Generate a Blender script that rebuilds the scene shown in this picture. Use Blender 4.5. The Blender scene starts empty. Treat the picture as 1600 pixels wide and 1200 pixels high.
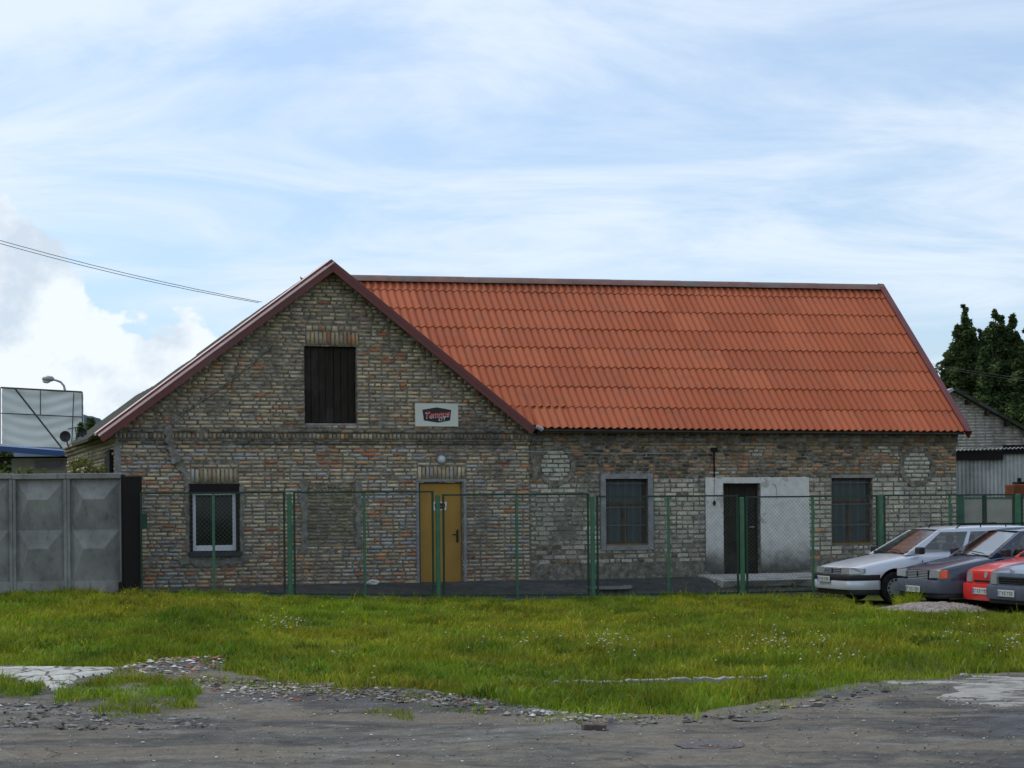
import bpy, bmesh, math, random
import numpy as np
from mathutils import Vector, Matrix

R = math.radians
rnd = random.Random(7)
nr = np.random.default_rng(11)
SC = bpy.context.scene
COL = SC.collection

# ------------------------------------------------------------------ camera, sky, sun, exposure
F_PX, HOR, CAM_H, ROLL, YAW = 2800.0, 803.0, 1.65, R(0.55), R(16.5)
cam_data = bpy.data.cameras.new('camera')
cam = bpy.data.objects.new('camera', cam_data); COL.objects.link(cam)
cam.matrix_world = Matrix.Translation((0, 0, CAM_H)) @ Matrix.Rotation(R(90), 4, 'X') @ Matrix.Rotation(-ROLL, 4, 'Z')
cam_data.sensor_width = 36.0
cam_data.lens = 36.0 * F_PX / 1600.0
cam_data.shift_y = (HOR - 600.0) / 1600.0
cam_data.clip_start = 0.1; cam_data.clip_end = 9000.0
SC.camera = cam

SUN_AZ, SUN_EL = R(-58), R(55)          # from behind the house, to the left
SUN_DIR = Vector((math.sin(SUN_AZ) * math.cos(SUN_EL), math.cos(SUN_AZ) * math.cos(SUN_EL), math.sin(SUN_EL)))
world = bpy.data.worlds.new('World'); SC.world = world
world.use_nodes = True
wn, wl = world.node_tree.nodes, world.node_tree.links
wn.clear()
SKY_STRENGTH = 0.12
def W(t, **kw):
    n = wn.new(t)
    for k, v in kw.items():
        if k.startswith('i_'):
            key = k[2:]
            n.inputs[int(key) if key.isdigit() else key].default_value = v
        else: setattr(n, k, v)
    return n
def Wm(op, a, b=None, c=None, clamp=False):
    n = wn.new('ShaderNodeMath'); n.operation = op; n.use_clamp = clamp
    for i, v in enumerate((a, b, c)):
        if v is None: continue
        if hasattr(v, 'links'): wl.new(v, n.inputs[i])
        else: n.inputs[i].default_value = v
    return n.outputs[0]
sky = W('ShaderNodeTexSky', sky_type='NISHITA', sun_disc=False, sun_elevation=SUN_EL, sun_rotation=SUN_AZ % (2 * math.pi))
sky.air_density = 1.0; sky.dust_density = 1.6; sky.ozone_density = 1.3
tc = W('ShaderNodeTexCoord')
sep = W('ShaderNodeSeparateXYZ'); wl.new(tc.outputs['Generated'], sep.inputs[0])
dx, dy, dz = sep.outputs
den = Wm('ADD', Wm('MAXIMUM', dz, 0.0), 0.14)
px_, py_ = Wm('DIVIDE', dx, den), Wm('DIVIDE', dy, den)
cmb = W('ShaderNodeCombineXYZ'); wl.new(px_, cmb.inputs[0]); wl.new(py_, cmb.inputs[1])
mp = W('ShaderNodeMapping'); wl.new(cmb.outputs[0], mp.inputs[0])
mp.inputs['Rotation'].default_value = (0, 0, R(-22)); mp.inputs['Scale'].default_value = (0.8, 1.15, 1)
n1 = W('ShaderNodeTexNoise', i_Scale=1.7, i_Detail=12.0, i_Roughness=0.62, i_Distortion=0.7); wl.new(mp.outputs[0], n1.inputs['Vector'])
mp2 = W('ShaderNodeMapping'); wl.new(cmb.outputs[0], mp2.inputs[0])
mp2.inputs['Rotation'].default_value = (0, 0, R(-30)); mp2.inputs['Scale'].default_value = (0.35, 1.0, 1); mp2.inputs['Location'].default_value = (3.1, 1.7, 0)
n2 = W('ShaderNodeTexNoise', i_Scale=0.9, i_Detail=4.0, i_Roughness=0.5, i_Distortion=0.3); wl.new(mp2.outputs[0], n2.inputs['Vector'])
veil = Wm('ADD', Wm('MULTIPLY', n1.outputs[0], 0.72), Wm('MULTIPLY', n2.outputs[0], 0.60))
mr = W('ShaderNodeMapRange', interpolation_type='SMOOTHSTEP'); wl.new(veil, mr.inputs[0])
mr.inputs[1].default_value = 0.52; mr.inputs[2].default_value = 0.77; mr.inputs[3].default_value = 0.36; mr.inputs[4].default_value = 0.93
# veil thickens towards the horizon
hz = W('ShaderNodeMapRange', interpolation_type='SMOOTHSTEP'); wl.new(dz, hz.inputs[0])
hz.inputs[1].default_value = 0.0; hz.inputs[2].default_value = 0.22; hz.inputs[3].default_value = 0.10; hz.inputs[4].default_value = 0.0
veil_f = Wm('SUBTRACT', 1.0, Wm('MULTIPLY', Wm('SUBTRACT', 1.0, mr.outputs[0]), Wm('SUBTRACT', 1.0, hz.outputs[0])), clamp=True)
# cumulus bank low over the left horizon
mp3 = W('ShaderNodeMapping'); wl.new(tc.outputs['Generated'], mp3.inputs[0]); mp3.inputs['Scale'].default_value = (1, 1, 1.25)
n3 = W('ShaderNodeTexNoise', i_Scale=15.0, i_Detail=10.0, i_Roughness=0.58, i_Distortion=0.25); wl.new(mp3.outputs[0], n3.inputs['Vector'])
n4 = W('ShaderNodeTexNoise', i_Scale=3.2, i_Detail=2.0); wl.new(mp3.outputs[0], n4.inputs['Vector'])
az = Wm('ARCTAN2', dx, dy)
azr = W('ShaderNodeMapRange', interpolation_type='SMOOTHSTEP'); wl.new(az, azr.inputs[0])
azr.inputs[1].default_value = R(-16.0); azr.inputs[2].default_value = R(-12.8); azr.inputs[3].default_value = 0.205; azr.inputs[4].default_value = 0.140
azr2 = W('ShaderNodeMapRange', interpolation_type='SMOOTHSTEP'); wl.new(az, azr2.inputs[0])
azr2.inputs[1].default_value = R(-10.5); azr2.inputs[2].default_value = R(-5.5); azr2.inputs[3].default_value = 0.0; azr2.inputs[4].default_value = 0.10
top = Wm('ADD', Wm('SUBTRACT', azr.outputs[0], azr2.outputs[0]), Wm('MULTIPLY', Wm('SUBTRACT', n3.outputs[0], 0.5), 0.17))
top = Wm('ADD', top, Wm('MULTIPLY', Wm('SUBTRACT', n4.outputs[0], 0.5), 0.05))
cu = W('ShaderNodeMapRange', interpolation_type='SMOOTHSTEP'); wl.new(Wm('SUBTRACT', top, dz), cu.inputs[0])
cu.inputs[1].default_value = 0.030; cu.inputs[2].default_value = 0.039
n5 = W('ShaderNodeTexNoise', i_Scale=17.0, i_Detail=7.0, i_Roughness=0.6); wl.new(mp3.outputs[0], n5.inputs['Vector'])
cr = W('ShaderNodeValToRGB'); wl.new(n5.outputs[0], cr.inputs[0])
cr.color_ramp.elements[0].position = 0.40; cr.color_ramp.elements[0].color = (5.5, 6.35, 7.3, 1)
cr.color_ramp.elements[1].position = 0.57; cr.color_ramp.elements[1].color = (7.7, 8.25, 8.7, 1)
vc = W('ShaderNodeRGB'); vc.outputs[0].default_value = (6.9, 7.75, 8.7, 1)
tint = W('ShaderNodeMixRGB', blend_type='MULTIPLY'); tint.inputs[0].default_value = 1.0; wl.new(sky.outputs[0], tint.inputs[1]); tint.inputs[2].default_value = (0.86, 1.12, 1.34, 1)
mixv = W('ShaderNodeMixRGB'); wl.new(veil_f, mixv.inputs[0]); wl.new(tint.outputs[0], mixv.inputs[1]); wl.new(vc.outputs[0], mixv.inputs[2])
mixc = W('ShaderNodeMixRGB'); wl.new(Wm('MULTIPLY', cu.outputs[0], 0.95), mixc.inputs[0]); wl.new(mixv.outputs[0], mixc.inputs[1]); wl.new(cr.outputs[0], mixc.inputs[2])
bg = W('ShaderNodeBackground', i_Strength=SKY_STRENGTH); wl.new(mixc.outputs[0], bg.inputs[0])
wo = W('ShaderNodeOutputWorld'); wl.new(bg.outputs[0], wo.inputs[0])

sun_data = bpy.data.lights.new('sun', 'SUN'); sun_data.energy = 2.0; sun_data.angle = R(2.5); sun_data.color = (1.0, 0.95, 0.86)
sun = bpy.data.objects.new('sun', sun_data); COL.objects.link(sun)
sun.rotation_euler = SUN_DIR.to_track_quat('Z', 'Y').to_euler(); sun.location = (-20, 20, 30)
vs = SC.view_settings
vs.view_transform = 'Standard'; vs.look = 'None'; vs.exposure = 0.0; vs.gamma = 1.0; vs.use_curve_mapping = False
SC.cycles.max_bounces = 6; SC.cycles.diffuse_bounces = 3; SC.cycles.glossy_bounces = 3
SC.cycles.transmission_bounces = 4; SC.cycles.transparent_max_bounces = 8
SC.cycles.sample_clamp_indirect = 4.0
SC.cycles.use_denoising = True

# ------------------------------------------------------------------ geometry of the place
CAM = Vector((0, 0, CAM_H))
def ray(x, y):
    ddx, ddy = x - 800.0, HOR - y
    c, s = math.cos(ROLL), math.sin(ROLL)
    return Vector(((ddx * c + ddy * s) / F_PX, 1.0, (-ddx * s + ddy * c) / F_PX))
def at(x, y, Y): return CAM + ray(x, y) * Y
def gnd(x, y, z=0.0):
    d = ray(x, y); return CAM + d * ((z - CAM_H) / d.z)
UX = Vector((math.cos(YAW), math.sin(YAW), 0)); WX = Vector((-math.sin(YAW), math.cos(YAW), 0))
_o = CAM + ray(690, 911) * 36.4
ORG = Vector((_o.x, _o.y, 0))
def hw(u, w, z=0.0): return ORG + UX * u + WX * w + Vector((0, 0, z))       # house coordinates to world
def to_uw(x, y):
    return (x - ORG.x) * UX.x + (y - ORG.y) * UX.y, (x - ORG.x) * WX.x + (y - ORG.y) * WX.y
def sstep(a, b, v):
    t = np.clip((v - a) / (b - a), 0, 1); return t * t * (3 - 2 * t)
_pu = [-12, -6.2, -4.9, -3.5, -2.1, -0.6, 0.9, 2.5, 5.6, 12, 20]
_pz = [0.26, 0.24, 0.20, 0.11, 0.065, 0.02, -0.03, -0.05, -0.07, -0.09, -0.09]
_hash = nr.random((256, 256))
def vnoise(x, y):
    x = np.asarray(x, float); y = np.asarray(y, float)
    xi, yi = np.floor(x).astype(int), np.floor(y).astype(int)
    fx, fy = x - xi, y - yi
    fx = fx * fx * (3 - 2 * fx); fy = fy * fy * (3 - 2 * fy)
    h = lambda i, j: _hash[i & 255, j & 255]
    return (h(xi, yi) * (1 - fx) + h(xi + 1, yi) * fx) * (1 - fy) + (h(xi, yi + 1) * (1 - fx) + h(xi + 1, yi + 1) * fx) * fy
def fbm(x, y, o=4):
    s, a, t = 0, 0.5, 0
    for i in range(o):
        s = s + a * vnoise(np.asarray(x) * 2 ** i + 17 * i, np.asarray(y) * 2 ** i + 31 * i); t += a; a *= 0.5
    return s / t
def terr(x, y):
    x = np.asarray(x, float); y = np.asarray(y, float)
    u, w = to_uw(x, y)
    fz = np.interp(u, _pu, _pz)
    z = fz * sstep(-17, -3.0, w)
    z = z + (0.27 - z) * sstep(-2.0, -0.1, w)
    z = z + (fbm(x * 0.9, y * 0.9, 3) - 0.5) * 0.05 * (1 - sstep(-3, -2, w))
    return z
def tz(x, y): return float(terr(x, y))

# ------------------------------------------------------------------ object helpers
def tag(o, label=None, cat=None, group=None, kind=None):
    if label: o['label'] = label
    if cat: o['category'] = cat
    if group: o['group'] = group
    if kind: o['kind'] = kind
    return o
def link(o, parent=None):
    COL.objects.link(o)
    if parent is not None: o.parent = parent
    return o
def empty(name, loc, rz=0.0, label=None, cat=None, group=None):
    o = bpy.data.objects.new(name, None); COL.objects.link(o)
    o.empty_display_size = 0.2
    o.location = loc; o.rotation_euler = (0, 0, rz)
    return tag(o, label, cat, group)
def pydata(name, verts, faces, mats, parent=None, midx=None, smooth=None, cols=None):
    me = bpy.data.meshes.new(name)
    me.from_pydata([tuple(v) for v in verts], [], faces)
    for m in (mats if isinstance(mats, (list, tuple)) else [mats]): me.materials.append(m)
    if midx is not None: me.polygons.foreach_set('material_index', midx)
    if cols is not None:
        a = me.attributes.new('col', 'FLOAT_COLOR', 'POINT'); a.data.foreach_set('color', np.asarray(cols, np.float32).ravel())
    if smooth:
        me.polygons.foreach_set('use_smooth', [True] * len(me.polygons))
        if smooth is not True: me.set_sharp_from_angle(angle=R(smooth))
    me.update()
    return link(bpy.data.objects.new(name, me), parent)
def npmesh(name, V, faces, nper, mats, parent=None, cols=None, smooth=False):
    """V (n,3), faces (m,nper) int array"""
    me = bpy.data.meshes.new(name)
    V = np.asarray(V, np.float32); faces = np.asarray(faces, np.int32)
    me.vertices.add(len(V)); me.vertices.foreach_set('co', V.ravel())
    me.loops.add(faces.size); me.loops.foreach_set('vertex_index', faces.ravel())
    me.polygons.add(len(faces)); me.polygons.foreach_set('loop_start', np.arange(0, faces.size, nper, dtype=np.int32))
    for m in (mats if isinstance(mats, (list, tuple)) else [mats]): me.materials.append(m)
    if cols is not None:
        a = me.attributes.new('col', 'FLOAT_COLOR', 'POINT'); a.data.foreach_set('color', np.asarray(cols, np.float32).ravel())
    me.update(calc_edges=True)
    if smooth: me.polygons.foreach_set('use_smooth', np.ones(len(faces), bool))
    return link(bpy.data.objects.new(name, me), parent)
class MB:
    """collects shapes, builds ONE mesh object"""
    def __init__(s): s.v, s.f, s.m = [], [], []
    def add(s, vs, fs, mi=0):
        b = len(s.v); s.v += [tuple(v) for v in vs]; s.f += [tuple(i + b for i in f) for f in fs]; s.m += [mi] * len(fs)
    def box(s, x0, x1, y0, y1, z0, z1, mi=0):
        s.add([(x0, y0, z0), (x1, y0, z0), (x1, y1, z0), (x0, y1, z0), (x0, y0, z1), (x1, y0, z1), (x1, y1, z1), (x0, y1, z1)],
              [(0, 3, 2, 1), (4, 5, 6, 7), (0, 1, 5, 4), (1, 2, 6, 5), (2, 3, 7, 6), (3, 0, 4, 7)], mi)
    def bbox(s, x0, x1, y0, y1, z0, z1, b=0.005, mi=0):
        """box with chamfered edges"""
        bm = bmesh.new(); bmesh.ops.create_cube(bm, size=1)
        for v in bm.verts: v.co = Vector(((x0 + x1) / 2 + v.co.x * (x1 - x0), (y0 + y1) / 2 + v.co.y * (y1 - y0), (z0 + z1) / 2 + v.co.z * (z1 - z0)))
        bmesh.ops.bevel(bm, geom=list(bm.edges), offset=b, segments=1, affect='EDGES', profile=0.5)
        s.bm(bm, mi)
    def bm(s, bm, mi=0):
        bm.verts.index_update()
        s.add([v.co[:] for v in bm.verts], [tuple(v.index for v in f.verts) for f in bm.faces], mi); bm.free()
    def prism(s, poly, ax, d0, d1, mi=0):
        """poly: 2D points; ax 'y': (x,z) extruded along y, 'x': (y,z), 'z': (x,y)"""
        def P(p, d): return {'y': (p[0], d, p[1]), 'x': (d, p[0], p[1]), 'z': (p[0], p[1], d)}[ax]
        n = len(poly)
        s.add([P(p, d0) for p in poly] + [P(p, d1) for p in poly],
              [tuple(range(n)), tuple(range(2 * n - 1, n - 1, -1))] + [(i, n + i, n + (i + 1) % n, (i + 1) % n) for i in range(n)], mi)
    def tube(s, pts, r, n=6, mi=0, caps=True):
        pts = [Vector(p) for p in pts]; rings = []
        for i, p in enumerate(pts):
            t = (pts[min(i + 1, len(pts) - 1)] - pts[max(i - 1, 0)]).normalized()
            a = t.cross(Vector((0, 0, 1)))
            if a.length < 1e-3: a = t.cross(Vector((1, 0, 0)))
            a.normalize(); b = t.cross(a)
            rr = r[i] if isinstance(r, (list, tuple)) else r
            rings.append([p + a * rr * math.cos(2 * math.pi * k / n) + b * rr * math.sin(2 * math.pi * k / n) for k in range(n)])
        fs = []
        for i in range(len(pts) - 1):
            for k in range(n):
                fs.append((i * n + k, i * n + (k + 1) % n, (i + 1) * n + (k + 1) % n, (i + 1) * n + k))
        if caps: fs += [tuple(range(n - 1, -1, -1)), tuple(range((len(pts) - 1) * n, len(pts) * n))]
        s.add([v for r_ in rings for v in r_], fs, mi)
    def lathe(s, prof, c, ax='y', n=24, mi=0):
        """prof: (radius, offset along axis)"""
        vs, fs = [], []
        for r_, o in prof:
            for k in range(n):
                a = 2 * math.pi * k / n; ca, sa = r_ * math.cos(a), r_ * math.sin(a)
                vs.append({'y': (c[0] + ca, c[1] + o, c[2] + sa), 'x': (c[0] + o, c[1] + ca, c[2] + sa), 'z': (c[0] + ca, c[1] + sa, c[2] + o)}[ax])
        for i in range(len(prof) - 1):
            for k in range(n): fs.append((i * n + k, i * n + (k + 1) % n, (i + 1) * n + (k + 1) % n, (i + 1) * n + k))
        s.add(vs, fs, mi)
    def build(s, name, mats, parent=None, smooth=None):
        return pydata(name, s.v, s.f, mats, parent, s.m, smooth)

# ------------------------------------------------------------------ materials
def srgb(r, g, b):
    f = lambda c: (c / 255 / 12.92) if c / 255 <= 0.04045 else ((c / 255 + 0.055) / 1.055) ** 2.4
    return (f(r), f(g), f(b))
class MatB:
    def __init__(s, name):
        s.m = bpy.data.materials.new(name); s.m.use_nodes = True
        s.n, s.l = s.m.node_tree.nodes, s.m.node_tree.links
        s.p = s.n['Principled BSDF']; s.out = s.n['Material Output']
        s.tc = s.n.new('ShaderNodeTexCoord')
        s.geo = s.n.new('ShaderNodeNewGeometry')
    def node(s, t, ins=None, **kw):
        n = s.n.new(t)
        for k, v in kw.items(): setattr(n, k, v)
        for k, v in (ins or {}).items():
            if hasattr(v, 'links'): s.l.new(v, n.inputs[k])
            else: n.inputs[k].default_value = v
        return n
    def noise(s, scale, detail=4, rough=0.55, vec=None, sc=None, dist=0.0, world=True):
        v = vec or (s.geo.outputs['Position'] if world else s.tc.outputs['Object'])
        if sc:
            v = s.node('ShaderNodeMapping', {0: v, 'Scale': sc}).outputs[0]
        return s.node('ShaderNodeTexNoise', {'Vector': v, 'Scale': scale, 'Detail': detail, 'Roughness': rough, 'Distortion': dist}).outputs[0]
    def ramp(s, fac, stops, interp='LINEAR'):
        n = s.n.new('ShaderNodeValToRGB'); n.color_ramp.interpolation = interp
        e = n.color_ramp.elements
        while len(e) < len(stops): e.new(0.5)
        for i, (p, c) in enumerate(stops):
            e[i].position = p; e[i].color = (*c, 1) if len(c) == 3 else c
        s.l.new(fac, n.inputs[0]); return n.outputs[0]
    def rng(s, v, a, b, c=0.0, d=1.0):
        return s.node('ShaderNodeMapRange', {0: v, 1: a, 2: b, 3: c, 4: d}, interpolation_type='SMOOTHSTEP').outputs[0]
    def mix(s, f, a, b, mode='MIX'):
        n = s.n.new('ShaderNodeMixRGB'); n.blend_type = mode
        for i, v in enumerate((f, a, b)):
            if hasattr(v, 'links'): s.l.new(v, n.inputs[i])
            elif i == 0: n.inputs[0].default_value = v
            else: n.inputs[i].default_value = (*v, 1)
        return n.outputs[0]
    def math(s, op, a, b=0.0):
        n = s.n.new('ShaderNodeMath'); n.operation = op
        for i, v in enumerate((a, b)):
            if hasattr(v, 'links'): s.l.new(v, n.inputs[i])
            else: n.inputs[i].default_value = v
        return n.outputs[0]
    def base(s, c, rough=0.8, metal=0.0, spec=0.4):
        if hasattr(c, 'links'): s.l.new(c, s.p.inputs['Base Color'])
        else: s.p.inputs['Base Color'].default_value = (*c, 1)
        if hasattr(rough, 'links'): s.l.new(rough, s.p.inputs['Roughness'])
        else: s.p.inputs['Roughness'].default_value = rough
        s.p.inputs['Metallic'].default_value = metal
        s.p.inputs['Specular IOR Level'].default_value = spec
        return s
    def bump(s, h, strength=0.4, dist=0.01):
        b = s.node('ShaderNodeBump', {'Height': h, 'Strength': strength, 'Distance': dist}); s.l.new(b.outputs[0], s.p.inputs['Normal']); return s
def simple(name, c, rough=0.7, metal=0.0, var=0.25, scale=6.0, bump=0.15, spec=0.4, dirt=None, dist=0.004, sc=None):
    """base colour broken up by two noises, fine relief"""
    b = MatB(name)
    n_ = b.noise(scale, 6, 0.6, world=False, sc=sc)
    lo, hi = tuple(x * (1 - var) for x in c), tuple(min(1, x * (1 + var)) for x in c)
    col = b.ramp(n_, [(0.3, lo), (0.7, hi)])
    if dirt:
        col = b.mix(b.math('MULTIPLY', b.rng(b.noise(scale * 0.35, 5, 0.65, world=False), 0.48, 0.68), dirt[1]), col, dirt[0])
    b.base(col, b.rng(n_, 0.2, 0.8, max(0.02, rough - 0.08), min(1, rough + 0.08)), metal, spec)
    if bump: b.bump(b.noise(scale * 12, 4, world=False), bump, dist)
    return b.m

def brick_mat(name, per_object):
    b = MatB(name)
    if per_object: c = b.node('ShaderNodeObjectInfo').outputs['Color']
    else: c = b.node('ShaderNodeAttribute', attribute_name='col').outputs['Color']
    n_ = b.noise(30, 5, 0.65)
    c = b.mix(1.0, c, b.ramp(n_, [(0.25, (0.6, 0.6, 0.62)), (0.5, (1, 1, 1)), (0.8, (1.3, 1.27, 1.2))]), 'MULTIPLY')
    c = b.mix(1.0, c, b.ramp(b.noise(1.6, 5, 0.65), [(0.3, (0.72, 0.70, 0.70)), (0.5, (1, 0.99, 0.96)), (0.7, (1.2, 1.15, 1.06))]), 'MULTIPLY')
    # mortar and lime smeared over the faces, soot in patches
    smear = b.rng(b.noise(5.5, 6, 0.7), 0.46, 0.64, 0, 0.72)
    c = b.mix(smear, c, (0.34, 0.31, 0.255))
    soot = b.rng(b.math('ADD', b.math('MULTIPLY', b.noise(0.55, 4, 0.6), 0.5), b.math('MULTIPLY', b.noise(2.2, 8, 0.75), 0.5)), 0.49, 0.62, 0, 0.58)
    c = b.mix(soot, c, (0.045, 0.042, 0.042))
    b.base(c, 0.92, 0, 0.2)
    b.bump(b.noise(55, 5, 0.7), 0.7, 0.012)
    return b.m
M = {}
M['brick_obj'] = brick_mat('brick_single', True)
M['brick_col'] = brick_mat('brick_masonry', False)
b = MatB('mortar')
c = b.ramp(b.noise(9, 6, 0.7), [(0.3, (0.065, 0.058, 0.047)), (0.5, (0.175, 0.16, 0.13)), (0.68, (0.34, 0.315, 0.265))])
b.base(c, 0.95, 0, 0.1).bump(b.noise(40, 5, 0.7), 0.8, 0.015); M['mortar'] = b.m
b = MatB('cement_render')
c = b.ramp(b.noise(6, 7, 0.65), [(0.3, (0.17, 0.17, 0.165)), (0.6, (0.27, 0.27, 0.27)), (0.8, (0.36, 0.36, 0.355))])
b.base(c, 0.92, 0, 0.2).bump(b.noise(25, 6, 0.7), 0.6, 0.012); M['cement'] = b.m
M['patch'] = simple('rough_patch_mortar', (0.22, 0.205, 0.18), 0.95, 0, 0.45, 9, 0.7, 0.1, ((0.10, 0.095, 0.085), 0.7), 0.015)
b = MatB('white_plaster')
zz = b.node('ShaderNodeSeparateXYZ', {0: b.geo.outputs['Position']}).outputs[2]
n_ = b.noise(2.4, 7, 0.7)
c = b.ramp(b.noise(7, 6, 0.6), [(0.3, (0.52, 0.51, 0.47)), (0.7, (0.68, 0.67, 0.62))])
low = b.rng(b.math('ADD', zz, b.math('MULTIPLY', n_, 0.9)), 0.85, 1.55, 1, 0)
c = b.mix(b.math('MULTIPLY', low, 0.92), c, (0.055, 0.056, 0.05))
c = b.mix(b.rng(n_, 0.60, 0.64, 0, 0.5), c, (0.22, 0.2, 0.18))
b.base(c, 0.9, 0, 0.2).bump(b.noise(20, 6, 0.65), 0.4, 0.01); M['plaster'] = b.m
b = MatB('concrete_grey')
n_ = b.noise(1.6, 7, 0.68)
c = b.ramp(n_, [(0.3, (0.15, 0.15, 0.142)), (0.5, (0.24, 0.238, 0.225)), (0.75, (0.33, 0.325, 0.30))])
c = b.mix(b.rng(b.noise(9, 5, 0.7, sc=(1, 1, 0.25)), 0.52, 0.72, 0, 0.45), c, (0.055, 0.058, 0.05))
b.base(c, 0.93, 0, 0.2).bump(b.noise(35, 6, 0.7), 0.5, 0.01); M['concrete'] = b.m
b = MatB('roof_sheet_orange')
oi = b.node('ShaderNodeObjectInfo')
rv = oi.outputs['Random']
c1 = b.ramp(rv, [(0.0, (0.315, 0.078, 0.033)), (0.5, (0.355, 0.090, 0.038)), (1.0, (0.40, 0.108, 0.047))])
n_ = b.noise(3.0, 6, 0.65)
c = b.mix(b.rng(n_, 0.45, 0.72, 0, 0.55), c1, (0.30, 0.10, 0.058))
c = b.mix(b.rng(b.noise(14, 5, 0.7, sc=(1, 0.3, 0.3)), 0.5, 0.75, 0, 0.3), c, (0.36, 0.14, 0.07))
c = b.mix(b.rng(b.noise(1.1, 7, 0.75), 0.52, 0.70, 0, 0.40), c, (0.16, 0.07, 0.05))
b.base(c, 0.72, 0, 0.15).bump(b.noise(50, 4), 0.2, 0.004); M['roof'] = b.m
M['maroon'] = simple('maroon_sheet_metal', (0.12, 0.020, 0.016), 0.42, 0.0, 0.25, 2.5, 0.1, 0.5, ((0.16, 0.07, 0.06), 0.4))
M['flashing_sunlit'] = simple('sunlit_pink_flashing', (0.62, 0.42, 0.38), 0.42, 0.0, 0.2, 3, 0.1, 0.5)  # sunlight on the left rake painted in as a paler colour
M['capmetal'] = simple('weathered_ridge_metal', (0.17, 0.085, 0.07), 0.5, 0.0, 0.3, 3, 0.15, 0.4, ((0.14, 0.13, 0.11), 0.7))
M['oldroof'] = simple('mossy_asbestos_sheet', (0.055, 0.058, 0.048), 0.95, 0, 0.45, 5, 0.6, 0.1, ((0.035, 0.05, 0.02), 0.8), 0.02)
M['darkwood'] = simple('dark_weathered_wood', (0.022, 0.017, 0.013), 0.8, 0, 0.6, 4, 0.5, 0.2, ((0.055, 0.048, 0.042), 0.6), 0.006, sc=(9, 9, 0.7))
M['soffit'] = simple('soffit_board', (0.05, 0.04, 0.032), 0.9, 0, 0.4, 4, 0.3)
M['black'] = simple('blackened_steel', (0.012, 0.010, 0.010), 0.75, 0, 0.3, 5, 0.2, 0.2, ((0.03, 0.016, 0.012), 0.4))
M['whitepvc'] = simple('white_window_frame', (0.62, 0.63, 0.66), 0.4, 0, 0.05, 3, 0.0)
M['signwhite'] = simple('sign_board_white', (0.60, 0.60, 0.53), 0.5, 0, 0.05, 2, 0.0)
M['signblack'] = simple('sign_black', (0.01, 0.01, 0.012), 0.45, 0, 0.05, 2, 0.0)
M['signred'] = simple('sign_red', (0.50, 0.03, 0.04), 0.45, 0, 0.1, 2, 0.0)
M['door'] = simple('ochre_door_paint', (0.34, 0.185, 0.025), 0.5, 0, 0.14, 2.5, 0.06, 0.3, ((0.20, 0.12, 0.03), 0.5), sc=(1, 1, 0.5))
M['brownframe'] = simple('brown_window_frame', (0.075, 0.055, 0.038), 0.75, 0, 0.35, 6, 0.3, 0.2, ((0.10, 0.09, 0.06), 0.5))
M['ochretrim'] = simple('ochre_sill_paint', (0.22, 0.12, 0.03), 0.7, 0, 0.2, 6, 0.2)
M['barmetal'] = simple('grey_bar_steel', (0.09, 0.11, 0.12), 0.6, 0.0, 0.3, 8, 0.2)
M['green'] = simple('green_fence_paint', (0.04, 0.13, 0.07), 0.5, 0, 0.35, 5, 0.12, 0.35, ((0.08, 0.17, 0.10), 0.6))
M['greendark'] = simple('dark_green_angle_steel', (0.010, 0.040, 0.022), 0.5, 0, 0.3, 5, 0.12, 0.35)
M['wire'] = simple('green_mesh_wire', (0.06, 0.09, 0.07), 0.6, 0, 0.2, 5, 0.0, 0.3)
M['grey_steel'] = simple('galvanised_steel', (0.33, 0.34, 0.35), 0.5, 0.2, 0.15, 6, 0.1)
M['darksteel'] = simple('dark_steel', (0.035, 0.035, 0.038), 0.6, 0.2, 0.2, 6, 0.1)
M['tarp'] = simple('white_tarpaulin', (0.74, 0.77, 0.76), 0.7, 0, 0.08, 1.2, 0.0, 0.2, None, 0.01, sc=(0.5, 1, 3))
M['blue'] = simple('blue_awning', (0.02, 0.065, 0.19), 0.5, 0, 0.15, 3, 0.05)
M['kiosk'] = simple('kiosk_panel', (0.28, 0.26, 0.23), 0.8, 0, 0.15, 3, 0.1)
M['rust'] = simple('rusty_tank', (0.17, 0.055, 0.025), 0.85, 0, 0.4, 4, 0.3, 0.2, ((0.05, 0.03, 0.02), 0.6))
M['shedsheet'] = simple('grey_corrugated_asbestos', (0.44, 0.46, 0.44), 0.9, 0, 0.3, 2.5, 0.2, 0.2, ((0.10, 0.11, 0.10), 0.5), sc=(1, 1, 0.3))
M['oldbrick'] = simple('dull_brown_brick', (0.085, 0.06, 0.055), 0.9, 0, 0.3, 12, 0.4)
M['fencepanel'] = simple('pale_fence_panel', (0.34, 0.33, 0.28), 0.85, 0, 0.15, 3, 0.2)
M['rubber'] = simple('tyre_rubber', (0.013, 0.013, 0.014), 0.85, 0, 0.2, 9, 0.2, 0.2)
M['blackplastic'] = simple('black_plastic', (0.018, 0.018, 0.02), 0.55, 0, 0.15, 9, 0.05, 0.3)
M['hub'] = simple('wheel_trim_grey', (0.33, 0.35, 0.38), 0.4, 0.3, 0.08, 9, 0.0)
M['lens'] = simple('headlamp_lens', (0.33, 0.34, 0.34), 0.10, 0.35, 0.08, 14, 0.1, 0.8)
M['orange'] = simple('amber_lens', (0.75, 0.10, 0.02), 0.2, 0, 0.05, 9, 0.0, 0.6)
M['plate'] = simple('number_plate', (0.42, 0.43, 0.42), 0.45, 0, 0.05, 9, 0.0)
M['plateblue'] = simple('number_plate_blue', (0.04, 0.10, 0.35), 0.45, 0, 0.05, 9, 0.0)
M['bark'] = simple('bark', (0.07, 0.055, 0.04), 0.95, 0, 0.4, 8, 0.6, 0.1, None, 0.02)
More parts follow.
